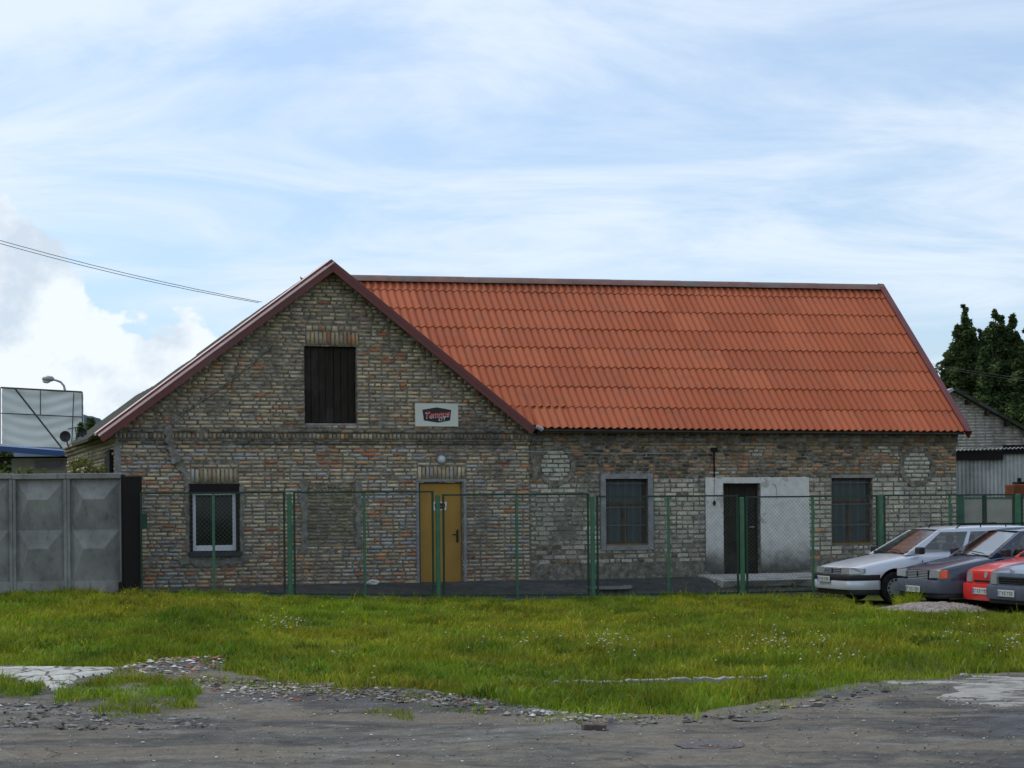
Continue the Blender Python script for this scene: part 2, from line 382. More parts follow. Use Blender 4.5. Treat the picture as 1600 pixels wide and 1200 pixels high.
M['lampwhite'] = simple('milky_lamp_glass', (0.50, 0.54, 0.52), 0.25, 0, 0.1, 5, 0.0, 0.6)
def glass(name, c, rough=0.04, spec=0.6, coat=0.5):
    b = MatB(name); b.base(c, rough, 0, spec); b.p.inputs['Coat Weight'].default_value = coat; b.p.inputs['Coat Roughness'].default_value = 0.03
    b.bump(b.noise(0.9, 2), 0.06, 0.05); return b.m
M['glass_dark'] = glass('dark_window_glass', (0.006, 0.007, 0.007), 0.06, 0.35, 0.0)
M['glass_blue'] = glass('dusty_window_glass', (0.035, 0.048, 0.052), 0.25, 0.4, 0.0)
M['glass_car'] = glass('car_glass', (0.045, 0.038, 0.034), 0.03, 0.8, 0.6)
M['glass_side'] = glass('car_side_glass', (0.075, 0.07, 0.075), 0.05, 0.6, 0.3)
def car_glass(name, tint, gloss):
    b = MatB(name); nt, l = b.n, b.l
    tr = nt.new('ShaderNodeBsdfTransparent'); tr.inputs[0].default_value = (*tint, 1)
    gl = nt.new('ShaderNodeBsdfGlossy'); gl.inputs['Roughness'].default_value = 0.10
    fr = nt.new('ShaderNodeFresnel'); fr.inputs['IOR'].default_value = 1.5
    mr_ = b.node('ShaderNodeMapRange', {0: fr.outputs[0], 1: 0.0, 2: 1.0, 3: gloss, 4: 0.5})
    mx = nt.new('ShaderNodeMixShader'); l.new(mr_.outputs[0], mx.inputs[0]); l.new(tr.outputs[0], mx.inputs[1]); l.new(gl.outputs[0], mx.inputs[2]); l.new(mx.outputs[0], b.out.inputs[0]); return b.m
M['glass_car'] = car_glass('windscreen_glass', (0.66, 0.68, 0.64), 0.05)
M['glass_side'] = car_glass('car_side_window_glass', (0.58, 0.62, 0.62), 0.10)
M['seatcloth'] = simple('dark_seat_cloth', (0.05, 0.05, 0.06), 0.9, 0, 0.2, 9, 0.1)
def paint(name, c, metal=0.0, rough=0.3):
    b = MatB(name)
    n_ = b.noise(2.2, 5, 0.6)
    b.base(b.mix(b.rng(n_, 0.4, 0.7, 0, 0.25), c, tuple(x * 0.75 + 0.01 for x in c)), b.rng(b.noise(5, 4), 0.3, 0.7, rough, rough + 0.12), metal, 0.5)
    b.p.inputs['Coat Weight'].default_value = 0.8; b.p.inputs['Coat Roughness'].default_value = 0.08
    return b.m
M['p_silver'] = paint('silver_paint', (0.54, 0.57, 0.63), 0.3, 0.33)
M['p_dark'] = paint('slate_blue_paint', (0.010, 0.022, 0.055), 0.0, 0.25)
M['p_red'] = paint('red_paint', (0.52, 0.022, 0.018), 0.0, 0.3)
M['p_blue'] = paint('steel_blue_paint', (0.11, 0.15, 0.21), 0.2, 0.32)
M['bump_grey'] = simple('grey_bumper_plastic', (0.06, 0.07, 0.095), 0.55, 0, 0.15, 6, 0.1)
def foliage(name, stops, transl=0.35, rough=0.6, nscale=0.8, useattr=True):
    b = MatB(name)
    n_ = b.noise(nscale, 5, 0.6)
    if useattr:
        a = b.node('ShaderNodeAttribute', attribute_name='col').outputs['Color']
        c = b.mix(1.0, b.ramp(n_, stops), a, 'MULTIPLY')
    else: c = b.ramp(n_, stops)
    b.base(c, rough, 0, 0.2)
    t = b.node('ShaderNodeBsdfTranslucent'); b.l.new(c, t.inputs[0])
    mx = b.node('ShaderNodeMixShader', {0: transl}); b.l.new(b.p.outputs[0], mx.inputs[1]); b.l.new(t.outputs[0], mx.inputs[2])
    b.l.new(mx.outputs[0], b.out.inputs[0]); return b.m
M['grass'] = foliage('grass_blades', [(0.3, (0.14, 0.190, 0.010)), (0.5, (0.20, 0.240, 0.013)), (0.72, (0.27, 0.27, 0.024))], 0.42, 0.55, 0.55)
M['leaf'] = foliage('tree_leaves', [(0.3, (0.060, 0.105, 0.038)), (0.7, (0.10, 0.15, 0.055))], 0.4, 0.6, 0.5)
M['leaf_y'] = foliage('shrub_leaves', [(0.3, (0.09, 0.12, 0.025)), (0.7, (0.16, 0.17, 0.04))], 0.35, 0.6, 2.0)
M['slabc'] = simple('pale_step_concrete', (0.46, 0.45, 0.41), 0.9, 0, 0.25, 4, 0.4, 0.2, ((0.26, 0.25, 0.22), 0.6))
M['petal'] = simple('dandelion_clock', (0.42, 0.43, 0.37), 0.9, 0, 0.1, 9, 0.0)
M['petaly'] = simple('yellow_petals', (0.62, 0.45, 0.02), 0.9, 0, 0.1, 9, 0.0)
# ground
b = MatB('meadow_soil')
c = b.ramp(b.noise(1.2, 8, 0.65), [(0.3, (0.04, 0.058, 0.010)), (0.55, (0.065, 0.08, 0.016)), (0.8, (0.10, 0.09, 0.04))])
b.base(c, 0.98, 0, 0.1).bump(b.noise(14, 6, 0.7), 0.8, 0.03); M['soil'] = b.m
def asphalt(name, dark, mid, lite, dustamt=0.6):
    b = MatB(name)
    big = b.noise(0.55, 9, 0.66, dist=0.8, sc=(0.75, 1.0, 1))
    med = b.noise(2.6, 8, 0.72, sc=(0.85, 1.2, 1))
    c = b.ramp(b.math('ADD', b.math('MULTIPLY', big, 0.6), b.math('MULTIPLY', med, 0.4)), [(0.40, dark), (0.50, mid), (0.58, lite)])
    dust = b.rng(b.noise(0.9, 7, 0.7, sc=(0.4, 1.2, 1)), 0.47, 0.56, 0, dustamt)
    c = b.mix(dust, c, (0.14, 0.12, 0.092))
    fine = b.noise(60, 4, 0.8)
    c = b.mix(1.0, c, b.ramp(fine, [(0.3, (0.6, 0.6, 0.6)), (0.5, (1, 1, 1)), (0.72, (1.6, 1.55, 1.5))]), 'MULTIPLY')
    sp = b.node('ShaderNodeTexVoronoi', {'Vector': b.geo.outputs['Position'], 'Scale': 22.0, 'Randomness': 1.0})
    c = b.mix(1.0, c, b.ramp(b.noise(6.5, 7, 0.75), [(0.3, (0.66, 0.66, 0.68)), (0.5, (1, 1, 1)), (0.7, (1.3, 1.28, 1.22))]), 'MULTIPLY')
    spot = b.math('MULTIPLY', b.rng(sp.outputs['Distance'], 0.10, 0.2, 1, 0), b.rng(b.node('ShaderNodeSeparateColor', {0: sp.outputs['Color']}).outputs[0], 0.80, 0.86, 0, 0.8))
    c = b.mix(spot, c, (0.34, 0.33, 0.31))
    vor = b.node('ShaderNodeTexVoronoi', {'Vector': b.mix(0.35, b.geo.outputs['Position'], b.node('ShaderNodeTexNoise', {'Vector': b.geo.outputs['Position'], 'Scale': 1.3, 'Detail': 5.0}).outputs['Color']), 'Scale': 1.1}, feature='DISTANCE_TO_EDGE')
    crk = b.math('MULTIPLY', b.rng(vor.outputs['Distance'], 0.002, 0.010, 1, 0), b.rng(b.noise(0.7, 3), 0.50, 0.60, 0, 0.6))
    c = b.mix(crk, c, (0.02, 0.019, 0.018))
    wet = b.rng(big, 0.3, 0.42, 0.5, 0)
    b.base(c, b.math('SUBTRACT', 0.9, wet), 0, 0.3)
    b.bump(b.math('SUBTRACT', b.math('ADD', b.noise(30, 6, 0.75), b.math('MULTIPLY', med, 2.0)), crk), 0.55, 0.03)
    return b.m
M['road'] = asphalt('broken_asphalt', (0.030, 0.030, 0.032), (0.075, 0.072, 0.066), (0.145, 0.140, 0.126), 0.75)
M['yard'] = asphalt('dark_yard_asphalt', (0.03, 0.03, 0.032), (0.05, 0.05, 0.052), (0.08, 0.08, 0.08), 0.2)
b = MatB('white_cracked_screed')
v_ = b.mix(0.25, b.geo.outputs['Position'], b.node('ShaderNodeTexNoise', {'Vector': b.geo.outputs['Position'], 'Scale': 2.0, 'Detail': 6.0}).outputs['Color'])
vor = b.node('ShaderNodeTexVoronoi', {'Vector': b.node('ShaderNodeMapping', {0: v_, 'Scale': (1.0, 0.7, 1)}).outputs[0], 'Scale': 4.2}, feature='DISTANCE_TO_EDGE')
c = b.ramp(b.noise(4, 7, 0.7), [(0.3, (0.24, 0.22, 0.19)), (0.55, (0.42, 0.42, 0.40)), (0.8, (0.52, 0.52, 0.50))])
crk = b.rng(vor.outputs['Distance'], 0.015, 0.05, 1, 0)
c = b.mix(b.math('MULTIPLY', crk, 0.9), c, (0.07, 0.055, 0.035))
b.base(c, 0.9, 0, 0.2).bump(b.math('SUBTRACT', b.noise(20, 5), crk), 0.8, 0.03); M['screed'] = b.m
b = MatB('water_film'); b.base(b.ramp(b.noise(3.5, 6, 0.7), [(0.45, (0.04, 0.038, 0.036)), (0.65, (0.06, 0.055, 0.05))]), b.rng(b.noise(3.0, 6, 0.7), 0.42, 0.58, 0.16, 0.75), 0, 0.5); b.bump(b.noise(12, 5), 0.25, 0.01); M['water'] = b.m
b = MatB('stones')
b.base(b.mix(1.0, b.node('ShaderNodeAttribute', attribute_name='col').outputs['Color'], b.ramp(b.noise(30, 4), [(0.3, (0.7, 0.7, 0.7)), (0.7, (1.2, 1.2, 1.2))]), 'MULTIPLY'), 0.9, 0, 0.2); M['stones'] = b.m
M['hill'] = simple('haze_tinted_hill', (0.17, 0.22, 0.28), 1.0, 0, 0.35, 0.03, 0, 0.0)  # distance haze put into the blue-grey base colour

# ------------------------------------------------------------------ ground
def px_poly(pts, z=0.0): return [(gnd(x, y, z).x, gnd(x, y, z).y) for x, y in pts]
def inside(px, py, poly):
    px = np.asarray(px); py = np.asarray(py); r = np.zeros(px.shape, bool); n = len(poly)
    for i in range(n):
        x0, y0 = poly[i]; x1, y1 = poly[(i + 1) % n]
        c = (y0 > py) != (y1 > py)
        with np.errstate(divide='ignore', invalid='ignore'):
            r ^= c & (px < (x1 - x0) * (py - y0) / (y1 - y0 + 1e-12) + x0)
    return r
def axis_lines(lo, hi, step, far):
    a = list(np.arange(lo, hi + 1e-6, step)); g = step
    l, h = [lo], [hi]
    while h[-1] < far: g *= 1.5; h.append(h[-1] + g)
    g = step
    while l[-1] > -far: g *= 1.5; l.append(l[-1] - g)
    return np.array(sorted(set(l[1:] + a + h[1:])))
gx, gy = axis_lines(-16, 22, 0.4, 5000), axis_lines(2, 62, 0.4, 5000)
X, Y = np.meshgrid(gx, gy)
Z = terr(X, Y) - 0.03
nx, ny = len(gx), len(gy)
idx = np.arange(nx * ny).reshape(ny, nx)
quads = np.stack([idx[:-1, :-1], idx[:-1, 1:], idx[1:, 1:], idx[1:, :-1]], -1).reshape(-1, 4)
go = npmesh('ground', np.stack([X, Y, Z], -1).reshape(-1, 3), quads, 4, M['soil'], smooth=True)
tag(go, 'rough earth and meadow ground under everything', kind='structure')

def sheet(name, poly, step, lift, mat, rag=0.0, ragf=1.2, rough=0.0):
    """ground-hugging sheet cut to a polygon with a ragged edge"""
    xs, ys = [p[0] for p in poly], [p[1] for p in poly]
    gx, gy = np.arange(min(xs) - step, max(xs) + step, step), np.arange(min(ys) - step, max(ys) + step, step)
    X, Y = np.meshgrid(gx, gy); nx, ny = len(gx), len(gy)
    ox, oy = (fbm(X * ragf, Y * ragf, 4) - 0.5) * rag * 2, (fbm(X * ragf + 40, Y * ragf + 9, 4) - 0.5) * rag * 2
    ins = inside(X + ox, Y + oy, poly)
    Z = terr(X, Y) + lift + (fbm(X * 2.2, Y * 2.2, 4) - 0.5) * rough
    # sink the rim so the border melts into the ground
    er = ins.copy(); er[1:-1, 1:-1] = ins[1:-1, 1:-1] & ins[:-2, 1:-1] & ins[2:, 1:-1] & ins[1:-1, :-2] & ins[1:-1, 2:]
    Z = np.where(er, Z, Z - lift - 0.02)
    idx = np.arange(nx * ny).reshape(ny, nx)
    k = ins[:-1, :-1] & ins[:-1, 1:] & ins[1:, 1:] & ins[1:, :-1]
    q = np.stack([idx[:-1, :-1], idx[:-1, 1:], idx[1:, 1:], idx[1:, :-1]], -1)[k]
    used = np.unique(q); rm = np.zeros(nx * ny, int); rm[used] = np.arange(len(used))
    return npmesh(name, np.stack([X, Y, Z], -1).reshape(-1, 3)[used], rm[q], 4, mat, smooth=True)
GRASS_FRONT = [(-300, 1050), (-60, 1046), (60, 1046), (180, 1046), (275, 1036), (345, 1034), (372, 1052), (420, 1063), (520, 1071), (600, 1080), (680, 1086), (760, 1094),
               (810, 1100), (870, 1112), (940, 1120), (1010, 1121), (1090, 1117), (1160, 1108), (1230, 1094), (1290, 1080), (1370, 1068), (1460, 1063), (1530, 1056), (1600, 1054), (1820, 1050)]
gf = px_poly(GRASS_FRONT)
road_poly = [(-14, 5)] + [(-9, 5), (14, 5)] + [(12, 18.6)] + [(p[0], p[1] + 0.30) for p in reversed(gf)] + [(-12, 18.6)]
ro = sheet('road', road_poly, 0.11, 0.012, M['road'], 0.12, 2.0, 0.035)
tag(ro, 'broken grey asphalt lane with dust, cracks and loose stones', kind='structure')
# yard apron between fence and house
yo = sheet('yard', [tuple(hw(u, w)[:2]) for u, w in ((-6.4, -1.9), (-3, -1.95), (0, -2.05), (4, -2.1), (13.5, -2.1), (13.5, 0.05), (-6.4, 0.05))], 0.12, 0.012, M['yard'], 0.05, 2.0, 0.02)
tag(yo, 'dark worn asphalt apron along the foot of the brick house', kind='structure')
so = sheet('paving', px_poly([(-40, 1047), (60, 1046), (190, 1046), (185, 1056), (165, 1058), (130, 1062), (118, 1074), (85, 1084), (60, 1081), (52, 1070), (20, 1064), (-40, 1066)]), 0.07, 0.035, M['screed'], 0.10, 2.5, 0.03)
tag(so, 'white cracked screed slab at the left edge of the grass', kind='structure')
b = MatB('chalky_crust'); n_ = b.noise(1.5, 9, 0.72, sc=(0.6, 1.3, 1)); b.base(b.mix(b.rng(n_, 0.46, 0.54), (0.085, 0.08, 0.072), b.ramp(b.noise(5, 7, 0.7), [(0.3, (0.20, 0.195, 0.18)), (0.7, (0.36, 0.35, 0.33))])), 0.9, 0, 0.2).bump(b.noise(16, 6, 0.7), 0.6, 0.03); M['crust'] = b.m
so2 = sheet('pavement', px_poly([(1372, 1068), (1440, 1064), (1520, 1058), (1680, 1054), (1680, 1112), (1560, 1108), (1500, 1102), (1460, 1098), (1450, 1092), (1500, 1084), (1455, 1076), (1395, 1074)]), 0.08, 0.021, M['crust'], 0.45, 1.8, 0.02)
tag(so2, 'pale chalky crust on the asphalt at the right edge', kind='structure')
for i, (cx, cy, rx, ry) in enumerate(((1180, 1124, 42, 5), (1110, 1167, 52, 7))):
    c0 = gnd(cx, cy); sx = rx / (F_PX / c0.y); sy = abs(gnd(cx, cy - ry).y - gnd(cx, cy + ry).y) / 2
    pts = []
    for k in range(40):
        a = 2 * math.pi * k / 40; rr = 1 + 0.35 * (float(fbm(math.cos(a) * 1.5 + i * 7 + 5, math.sin(a) * 1.5 + 3, 3)) - 0.5) * 2
        x, y = c0.x + sx * rr * math.cos(a), c0.y + sy * rr * math.sin(a)
        pts.append((x, y, tz(x, y)))
    zt = tz(c0.x, c0.y) + 0.012
    p = pydata('puddle', [(c0.x, c0.y, zt)] + [(x, y, zt) for x, y, z in pts], [(0, k + 1, (k + 1) % 40 + 1) for k in range(40)], M['water'])
    tag(p, ['shallow puddle just below the tip of the grass', 'shallow puddle near the bottom edge, right of the half bricks'][i], 'puddle', kind='structure')

# ------------------------------------------------------------------ the brick house
house = empty('brick_house', ORG, YAW, 'long low patchwork brick house with orange corrugated roof and a gable front', 'house')
UL, UR, UK = -6.46, 11.81, 1.89          # left end, right end, kink between gable wing and long wing
WB, DEP = 0.27, 7.0
# gable outline (under the rake): z limit at u
RL0, RAP, RR0 = (-6.84, 3.27), (-2.268, 6.72), (1.94, 3.41)
def rake_z(u):
    return np.where(u < RAP[0], RL0[1] + (u - RL0[0]) * (RAP[1] - RL0[1]) / (RAP[0] - RL0[0]), RAP[1] + (u - RAP[0]) * (RR0[1] - RAP[1]) / (RR0[0] - RAP[0]))
OPEN = dict(win1=(-5.05, -4.09, 0.89, 2.30), door1=(-0.46, 0.44, 0.26, 2.31), loft=(-2.77, -1.72, 3.45, 5.03),
            win2=(3.55, 4.49, 0.97, 2.36), door2=(6.22, 7.05, 0.30, 2.25), win3=(8.76, 9.73, 0.92, 2.36))
SKIP = dict(OPEN); SKIP['bricked'] = (-2.73, -1.77, 1.02, 2.30); SKIP['win2s'] = (3.44, 4.62, 0.87, 2.48); SKIP['plaster'] = (5.80, 8.21, 0.62, 2.37)
# mortar wall faces with reveals, made of cells
mb = MB()
def wall_cells(u0, u1, z0, topf, opens, y=0.0, rev=0.22):
    us = sorted({u0, u1, *[v for o in opens for v in o[:2]], *([RAP[0]] if u0 < RAP[0] < u1 else [])})
    for a, b_ in zip(us[:-1], us[1:]):
        zs = sorted({z0, *[v for o in opens if o[0] < (a + b_) / 2 < o[1] for v in o[2:]]})
        segs = [(zs[i], zs[i + 1]) for i in range(len(zs) - 1)] + [(zs[-1], None)]
        for lo, hi in segs:
            zm = (lo + (hi if hi else lo + 0.01)) / 2
            if any(o[0] < (a + b_) / 2 < o[1] and o[2] < zm < o[3] for o in opens): continue
            h0, h1 = (hi, hi) if hi else (topf(a), topf(b_))
            mb.add([(a, y, lo), (b_, y, lo), (b_, y, h1), (a, y, h0)], [(0, 1, 2, 3)])
    for o in opens:
        a, b_, lo, hi = o
        mb.add([(a, y, lo), (a, y + rev, lo), (a, y + rev, hi), (a, y, hi)], [(0, 1, 2, 3)])
        mb.add([(b_, y, lo), (b_, y, hi), (b_, y + rev, hi), (b_, y + rev, lo)], [(0, 1, 2, 3)])
        mb.add([(a, y, hi), (a, y + rev, hi), (b_, y + rev, hi), (b_, y, hi)], [(0, 1, 2, 3)])
        mb.add([(a, y, lo), (b_, y, lo), (b_, y + rev, lo), (a, y + rev, lo)], [(0, 1, 2, 3)])
rz = lambda u: float(rake_z(np.float64(u))) - 0.12
wall_cells(UL, UK, -0.1, rz, [OPEN['win1'], OPEN['door1'], OPEN['loft']])
wall_cells(UK, UR, -0.1, lambda u: 3.38, [OPEN['win2'], OPEN['door2'], OPEN['win3']], 0.03)
mb.add([(UK, 0, -0.1), (UK, 0.03, -0.1), (UK, 0.03, 3.38), (UK, 0, 3.3)], [(0, 1, 2, 3)])
WD = 9.0; ULB = -6.95
# left wall (seen obliquely), right, back
mb.add([(UL, 0, -0.1), (UL, 0, 3.3), (ULB, WD, 3.3), (ULB, WD, -0.1)], [(0, 1, 2, 3)])
mb.add([(UR, 0.03, -0.1), (UR, DEP, -0.1), (UR, DEP, 3.3), (UR, 3.5, 6.85), (UR, 0.03, 3.3)], [(0, 1, 2, 3, 4)])
mb.add([(UR, DEP, -0.1), (1, DEP, -0.1), (1, DEP, 3.3), (UR, DEP, 3.3)], [(0, 1, 2, 3)])
mb.add([(1, WD, -0.1), (ULB, WD, -0.1), (ULB, WD, 3.4), (-2.3, WD, 6.6), (1, WD, 3.9)], [(0, 1, 2, 3, 4)])
mb.add([(1, DEP, -0.1), (1, WD, -0.1), (1, WD, 4.2), (1, DEP, 3.3)], [(0, 1, 2, 3)])
wall_o = mb.build('wall', M['mortar'], house)

# --- brickwork
CLAY = [srgb(*c) for c in ((206, 186, 154), (194, 174, 142), (214, 196, 164), (178, 158, 128), (200, 174, 138), (196, 182, 160), (190, 180, 166), (168, 148, 122), (204, 182, 152), (160, 144, 126))]
ORNG = [srgb(*c) for c in ((206, 140, 94), (188, 120, 80), (208, 154, 110), (174, 112, 80), (198, 160, 120))]
BLUE = [srgb(*c) for c in ((176, 176, 178), (186, 184, 180), (166, 168, 172))]
SILI = [srgb(*c) for c in ((196, 192, 176), (188, 184, 168), (202, 198, 184), (178, 174, 160), (190, 182, 162))]
DARK = [srgb(*c) for c in ((126, 110, 86), (110, 98, 80), (136, 114, 84), (98, 88, 74))]
bricks = []      # (u, z, l, h, proud, color, y)
def jit(c, a=0.10):
    k = 1 + rnd.uniform(-a, a); return tuple(max(0.0, min(1, x * k * (1 + rnd.uniform(-0.04, 0.04)))) for x in c)
def sil_top(u):
    if u < 2.9: return 2.28
    if u < 3.4: return 2.42
    if u < 5.8: return 2.38
    if u < 8.7: return 2.37
    if u < 9.8: return 2.42
    return 2.34 + 0.10 * (vnoise(u * 3, 4.0) > 0.5)
def clay_color(u, z):
    n_ = float(fbm(u * 0.8 + 3, z * 1.1 + 8, 3)); r = rnd.random()
    if u > UK:                                  # upper band of the long wing: orange, tan, sooty and white patches
        if r < 0.22 + (n_ - 0.5): return rnd.choice(ORNG)
        d = float(fbm(u * 1.3 + 30, z * 2.0 + 3, 3))
        if d > 0.50 and rnd.random() < 0.8: return tuple(v * 0.7 for v in rnd.choice(DARK))
        if d < 0.36 and rnd.random() < 0.6: return rnd.choice(SILI)
        return rnd.choice([srgb(178, 140, 94), srgb(154, 122, 84), srgb(188, 150, 106), srgb(138, 112, 84), srgb(168, 148, 124)])
    if z < 0.85 and -6.5 < u < -2.8: pr = 0.42
    elif z < 1.15 and u > 0.5: pr = 0.30
    elif z > 3.4 and u > -1: pr = 0.20
    else: pr = 0.13
    if z < 0.8 and -2.9 < u < -0.5: pr = 0.22
    if r < pr + (n_ - 0.5) * 0.35: return rnd.choice(ORNG)
    m_ = float(fbm(u * 0.7 + 50, z * 0.9 + 20, 3))
    if z < 3.05 and m_ > 0.50 and rnd.random() < 0.30: return rnd.choice(BLUE)
    return rnd.choice(CLAY)
def free(iv, blocks):
    out = [iv]
    for a, b_ in blocks:
        nxt = []
        for x, y in out:
            if b_ <= x or a >= y: nxt.append((x, y)); continue
            if a - x > 0.03: nxt.append((x, a))
            if y - b_ > 0.03: nxt.append((b_, y))
        out = nxt
    return out
LINT = [(-5.03, -4.10, 2.31, 2.72), (-0.48, 0.53, 2.34, 2.72), (-2.73, -1.67, 5.04, 5.45)]
CIRC = [(2.465, 2.65, 0.33, 0.33), (10.83, 2.60, 0.34, 0.33)]
def course(u0, u1, z, h, L, kind, y0, gap=0.012, wob=0.0):
    vg = gap + 0.007
    blocks = [(o[0], o[1]) for o in SKIP.values() if o[2] < z + h * 0.55 and o[3] > z + h * 0.45]
    blocks += [(o[0], o[1]) for o in LINT if o[2] < z + h * 0.55 and o[3] > z + h * 0.45]
    for cu, cz, ra, rb in CIRC:
        d = 1 - ((z + h / 2 - cz) / (rb + 0.10)) ** 2
        if d > 0: blocks.append((cu - (ra + 0.10) * math.sqrt(d), cu + (ra + 0.10) * math.sqrt(d)))
    for a, b_ in free((u0, u1), blocks):
        u = a - rnd.uniform(0, 0.5) * L if a == u0 else a
        while u < b_ - 0.03:
            l = L if rnd.random() < 0.62 else L * 0.48
            if kind == 'rub': l = L * rnd.uniform(0.4, 1.2)
            e = min(u + l, b_); s0 = max(u, a)
            if b_ - e < 0.06: e = b_
            if e - s0 > 0.035:
                zz = z + rnd.uniform(-wob, wob)
                if kind == 'sil':
                    c = jit(rnd.choice(SILI), 0.10)
                    n_ = float(fbm(s0 * 1.1, z * 1.4 + 5, 3))
                    if n_ > 0.60: c = tuple(v * 0.7 for v in c)
                    if z < 0.75 and rnd.random() < 0.3: c = jit(rnd.choice(DARK))
                    if 2.0 < s0 < 3.2 and 0.72 < z < 0.98 and rnd.random() < 0.55: c = jit(DARK[3])
                    if 8.1 < s0 < 8.8 and rnd.random() < 0.15: c = jit(rnd.choice(ORNG), .1)
                elif kind == 'rub': c = jit(tuple(v * 0.65 for v in rnd.choice(DARK + DARK + CLAY[:2])), 0.2)
                else: c = jit(clay_color(s0, z), 0.14)
                if rnd.random() < (0.015 if kind != 'rub' else 0.06): u = e; continue     # a brick missing
                bricks.append((s0 + vg / 2 + rnd.uniform(-.003, .003), zz + gap / 2, e - s0 - vg, h - gap - rnd.uniform(0, .006), y0 - rnd.uniform(0.002, 0.012), c))
            u = e
# left, gable part
z = WB
k = 0
while z < 3.05:
    course(UL, UK - 0.004, z, 0.0775, 0.262, 'clay', 0.0, 0.013, 0.004); z += 0.0775; k += 1
z = 3.38
while z < 6.6:
    dl, dr = z + 0.16, z + 0.16
    ul = RL0[0] + (z + 0.15 - RL0[1]) / ((RAP[1] - RL0[1]) / (RAP[0] - RL0[0])); ur = RAP[0] + (z + 0.15 - RAP[1]) / ((RR0[1] - RAP[1]) / (RR0[0] - RAP[0]))
    ul, ur = max(ul, UL), min(ur, UK - 0.004)
    if ur - ul > 0.1: course(ul, ur, z, 0.0775, 0.262, 'clay', 0.0, 0.013, 0.003)
    z += 0.0775
# bricked-up window: narrow recess, smaller rubble bricks
z = 1.02
_s = SKIP.pop('bricked')
while z < 2.27:
    u = _s[0] + 0.01
    while u < _s[1] - 0.04:
        l = min(rnd.choice((0.25, 0.13, 0.2)), _s[1] - 0.01 - u)
        c = jit(rnd.choice([srgb(150, 138, 96), srgb(128, 116, 82), srgb(138, 130, 108), srgb(112, 100, 70)]), 0.15)
        bricks.append((u, z + 0.008 + rnd.uniform(-.005, .005), l - 0.015, 0.056, -0.002 - rnd.uniform(0, 0.008), c)); u += l
    z += 0.073
# long wing
z = 0.60
while z < 2.45:
    for a in np.arange(UK + 0.01, UR, 0.5):
        pass
    segs, u = [], UK + 0.006
    while u < UR:
        e = u
        ok = z + 0.1 <= sil_top(u) + 0.02
        while e < UR and (z + 0.1 <= sil_top(e) + 0.02) == ok: e += 0.05
        if ok: segs.append((u, min(e, UR)))
        u = e
    for a, b_ in segs: course(a, b_, z, 0.0985, 0.262, 'sil', 0.03, 0.011, 0.002)
    z += 0.0985
z = 2.29
while z < 3.05:
    u = UK + 0.006
    while u < UR:
        e = u; ok = z >= sil_top(u) - 0.04
        while e < UR and (z >= sil_top(e) - 0.04) == ok: e += 0.05
        if ok: course(u, min(e, UR), z, 0.0775, 0.255, 'clay', 0.03, 0.012, 0.003)
        u = e
    z += 0.0775
z = WB - 0.06
while z < 0.60:
    course(UK + 0.006, UR, z, 0.085, 0.25, 'rub', 0.045, 0.02, 0.012); z += 0.085
# round patches of white bricks
for cu, cz, ra, rb in CIRC:
    z, k = cz - rb, 0
    while z < cz + rb - 0.03:
        zz = z + 0.045; d = 1 - ((zz - cz) / rb) ** 2
        if d > 0:
            hw_ = ra * math.sqrt(d); u = cu - hw_ - (0.12 if k % 2 else 0.0)
            while u < cu + hw_:
                s0, e = max(u, cu - hw_), min(u + 0.255, cu + hw_)
                if e - s0 > 0.05: bricks.append((s0 + 0.006, z + 0.006, e - s0 - 0.012, 0.078, 0.010, jit(srgb(196, 194, 180), 0.06)))
                u += 0.255
        z += 0.092; k += 1
# special work: lintels (upright bricks) and the corbelled cornice
def brick_geo(B, parent_y=0.0):
    n = len(B); V = np.zeros((n, 8, 3)); C = np.zeros((n, 8, 4)); C[..., 3] = 1
    for i, (u, z, l, h, y, c) in enumerate(B):
        j = lambda a: rnd.uniform(-a, a) * 1.6
        t = min(0.008, h * 0.13)
        f = [(u + t + j(.003), z + t + j(.003)), (u + l - t + j(.003), z + t + j(.003)), (u + l - t + j(.003), z + h - t + j(.003)), (u + t + j(.003), z + h - t + j(.003))]
        g = [(u, z), (u + l, z), (u + l, z + h), (u, z + h)]
        sk = j(.003)
        for q in range(4):
            V[i, q] = (f[q][0], y + sk * (1 if q in (0, 3) else -1), f[q][1])
            V[i, q + 4] = (g[q][0], y + 0.09, g[q][1])
        C[i, :, :3] = c
    base = (np.arange(n) * 8)[:, None, None]
    q = np.array([[0, 1, 2, 3], [0, 4, 5, 1], [1, 5, 6, 2], [2, 6, 7, 3], [3, 7, 4, 0]])[None]
    return V.reshape(-1, 3), (base + q).reshape(-1, 4), C.reshape(-1, 4)
def brick_part(name, B, parent, kind=None):
    V, Fc, C = brick_geo(B)
    o = npmesh(name, V, Fc, 4, M['brick_col'], parent, C)
    if kind: o['kind'] = kind
    return o
for (a, b_, lo, hi), nm in zip(LINT, ('w', 'd', 'l')):
    B = []; u = a; hz_ = hi - 0.12 if nm != 'l' else hi
    while u < b_ - 0.03:
        l = min(0.083, b_ - u)
        c = jit(tuple(v * 0.78 for v in rnd.choice(CLAY[:6] + (ORNG if nm == 'l' else BLUE[:1]))), 0.2)
        B.append((u + 0.006, lo + 0.01 + rnd.uniform(-.006, .006), l - 0.012, min(0.27, hi - lo) + rnd.uniform(-.01, .01), -0.014 - rnd.uniform(0, .006), c)); u += l
    if nm != 'l':
        u = a
        while u < b_ - 0.05:
            l = min(0.26, b_ - u); B.append((u + 0.006, lo + 0.30, l - 0.012, 0.066, -0.010, jit(rnd.choice(CLAY), 0.14))); u += l
    else:
        u = a
        while u < b_ - 0.05:
            l = min(0.13, b_ - u); B.append((u + 0.006, lo + 0.295, l - 0.012, 0.11, -0.010, jit(rnd.choice(CLAY + ORNG), 0.14))); u += l
    brick_part('lintel', B, house)
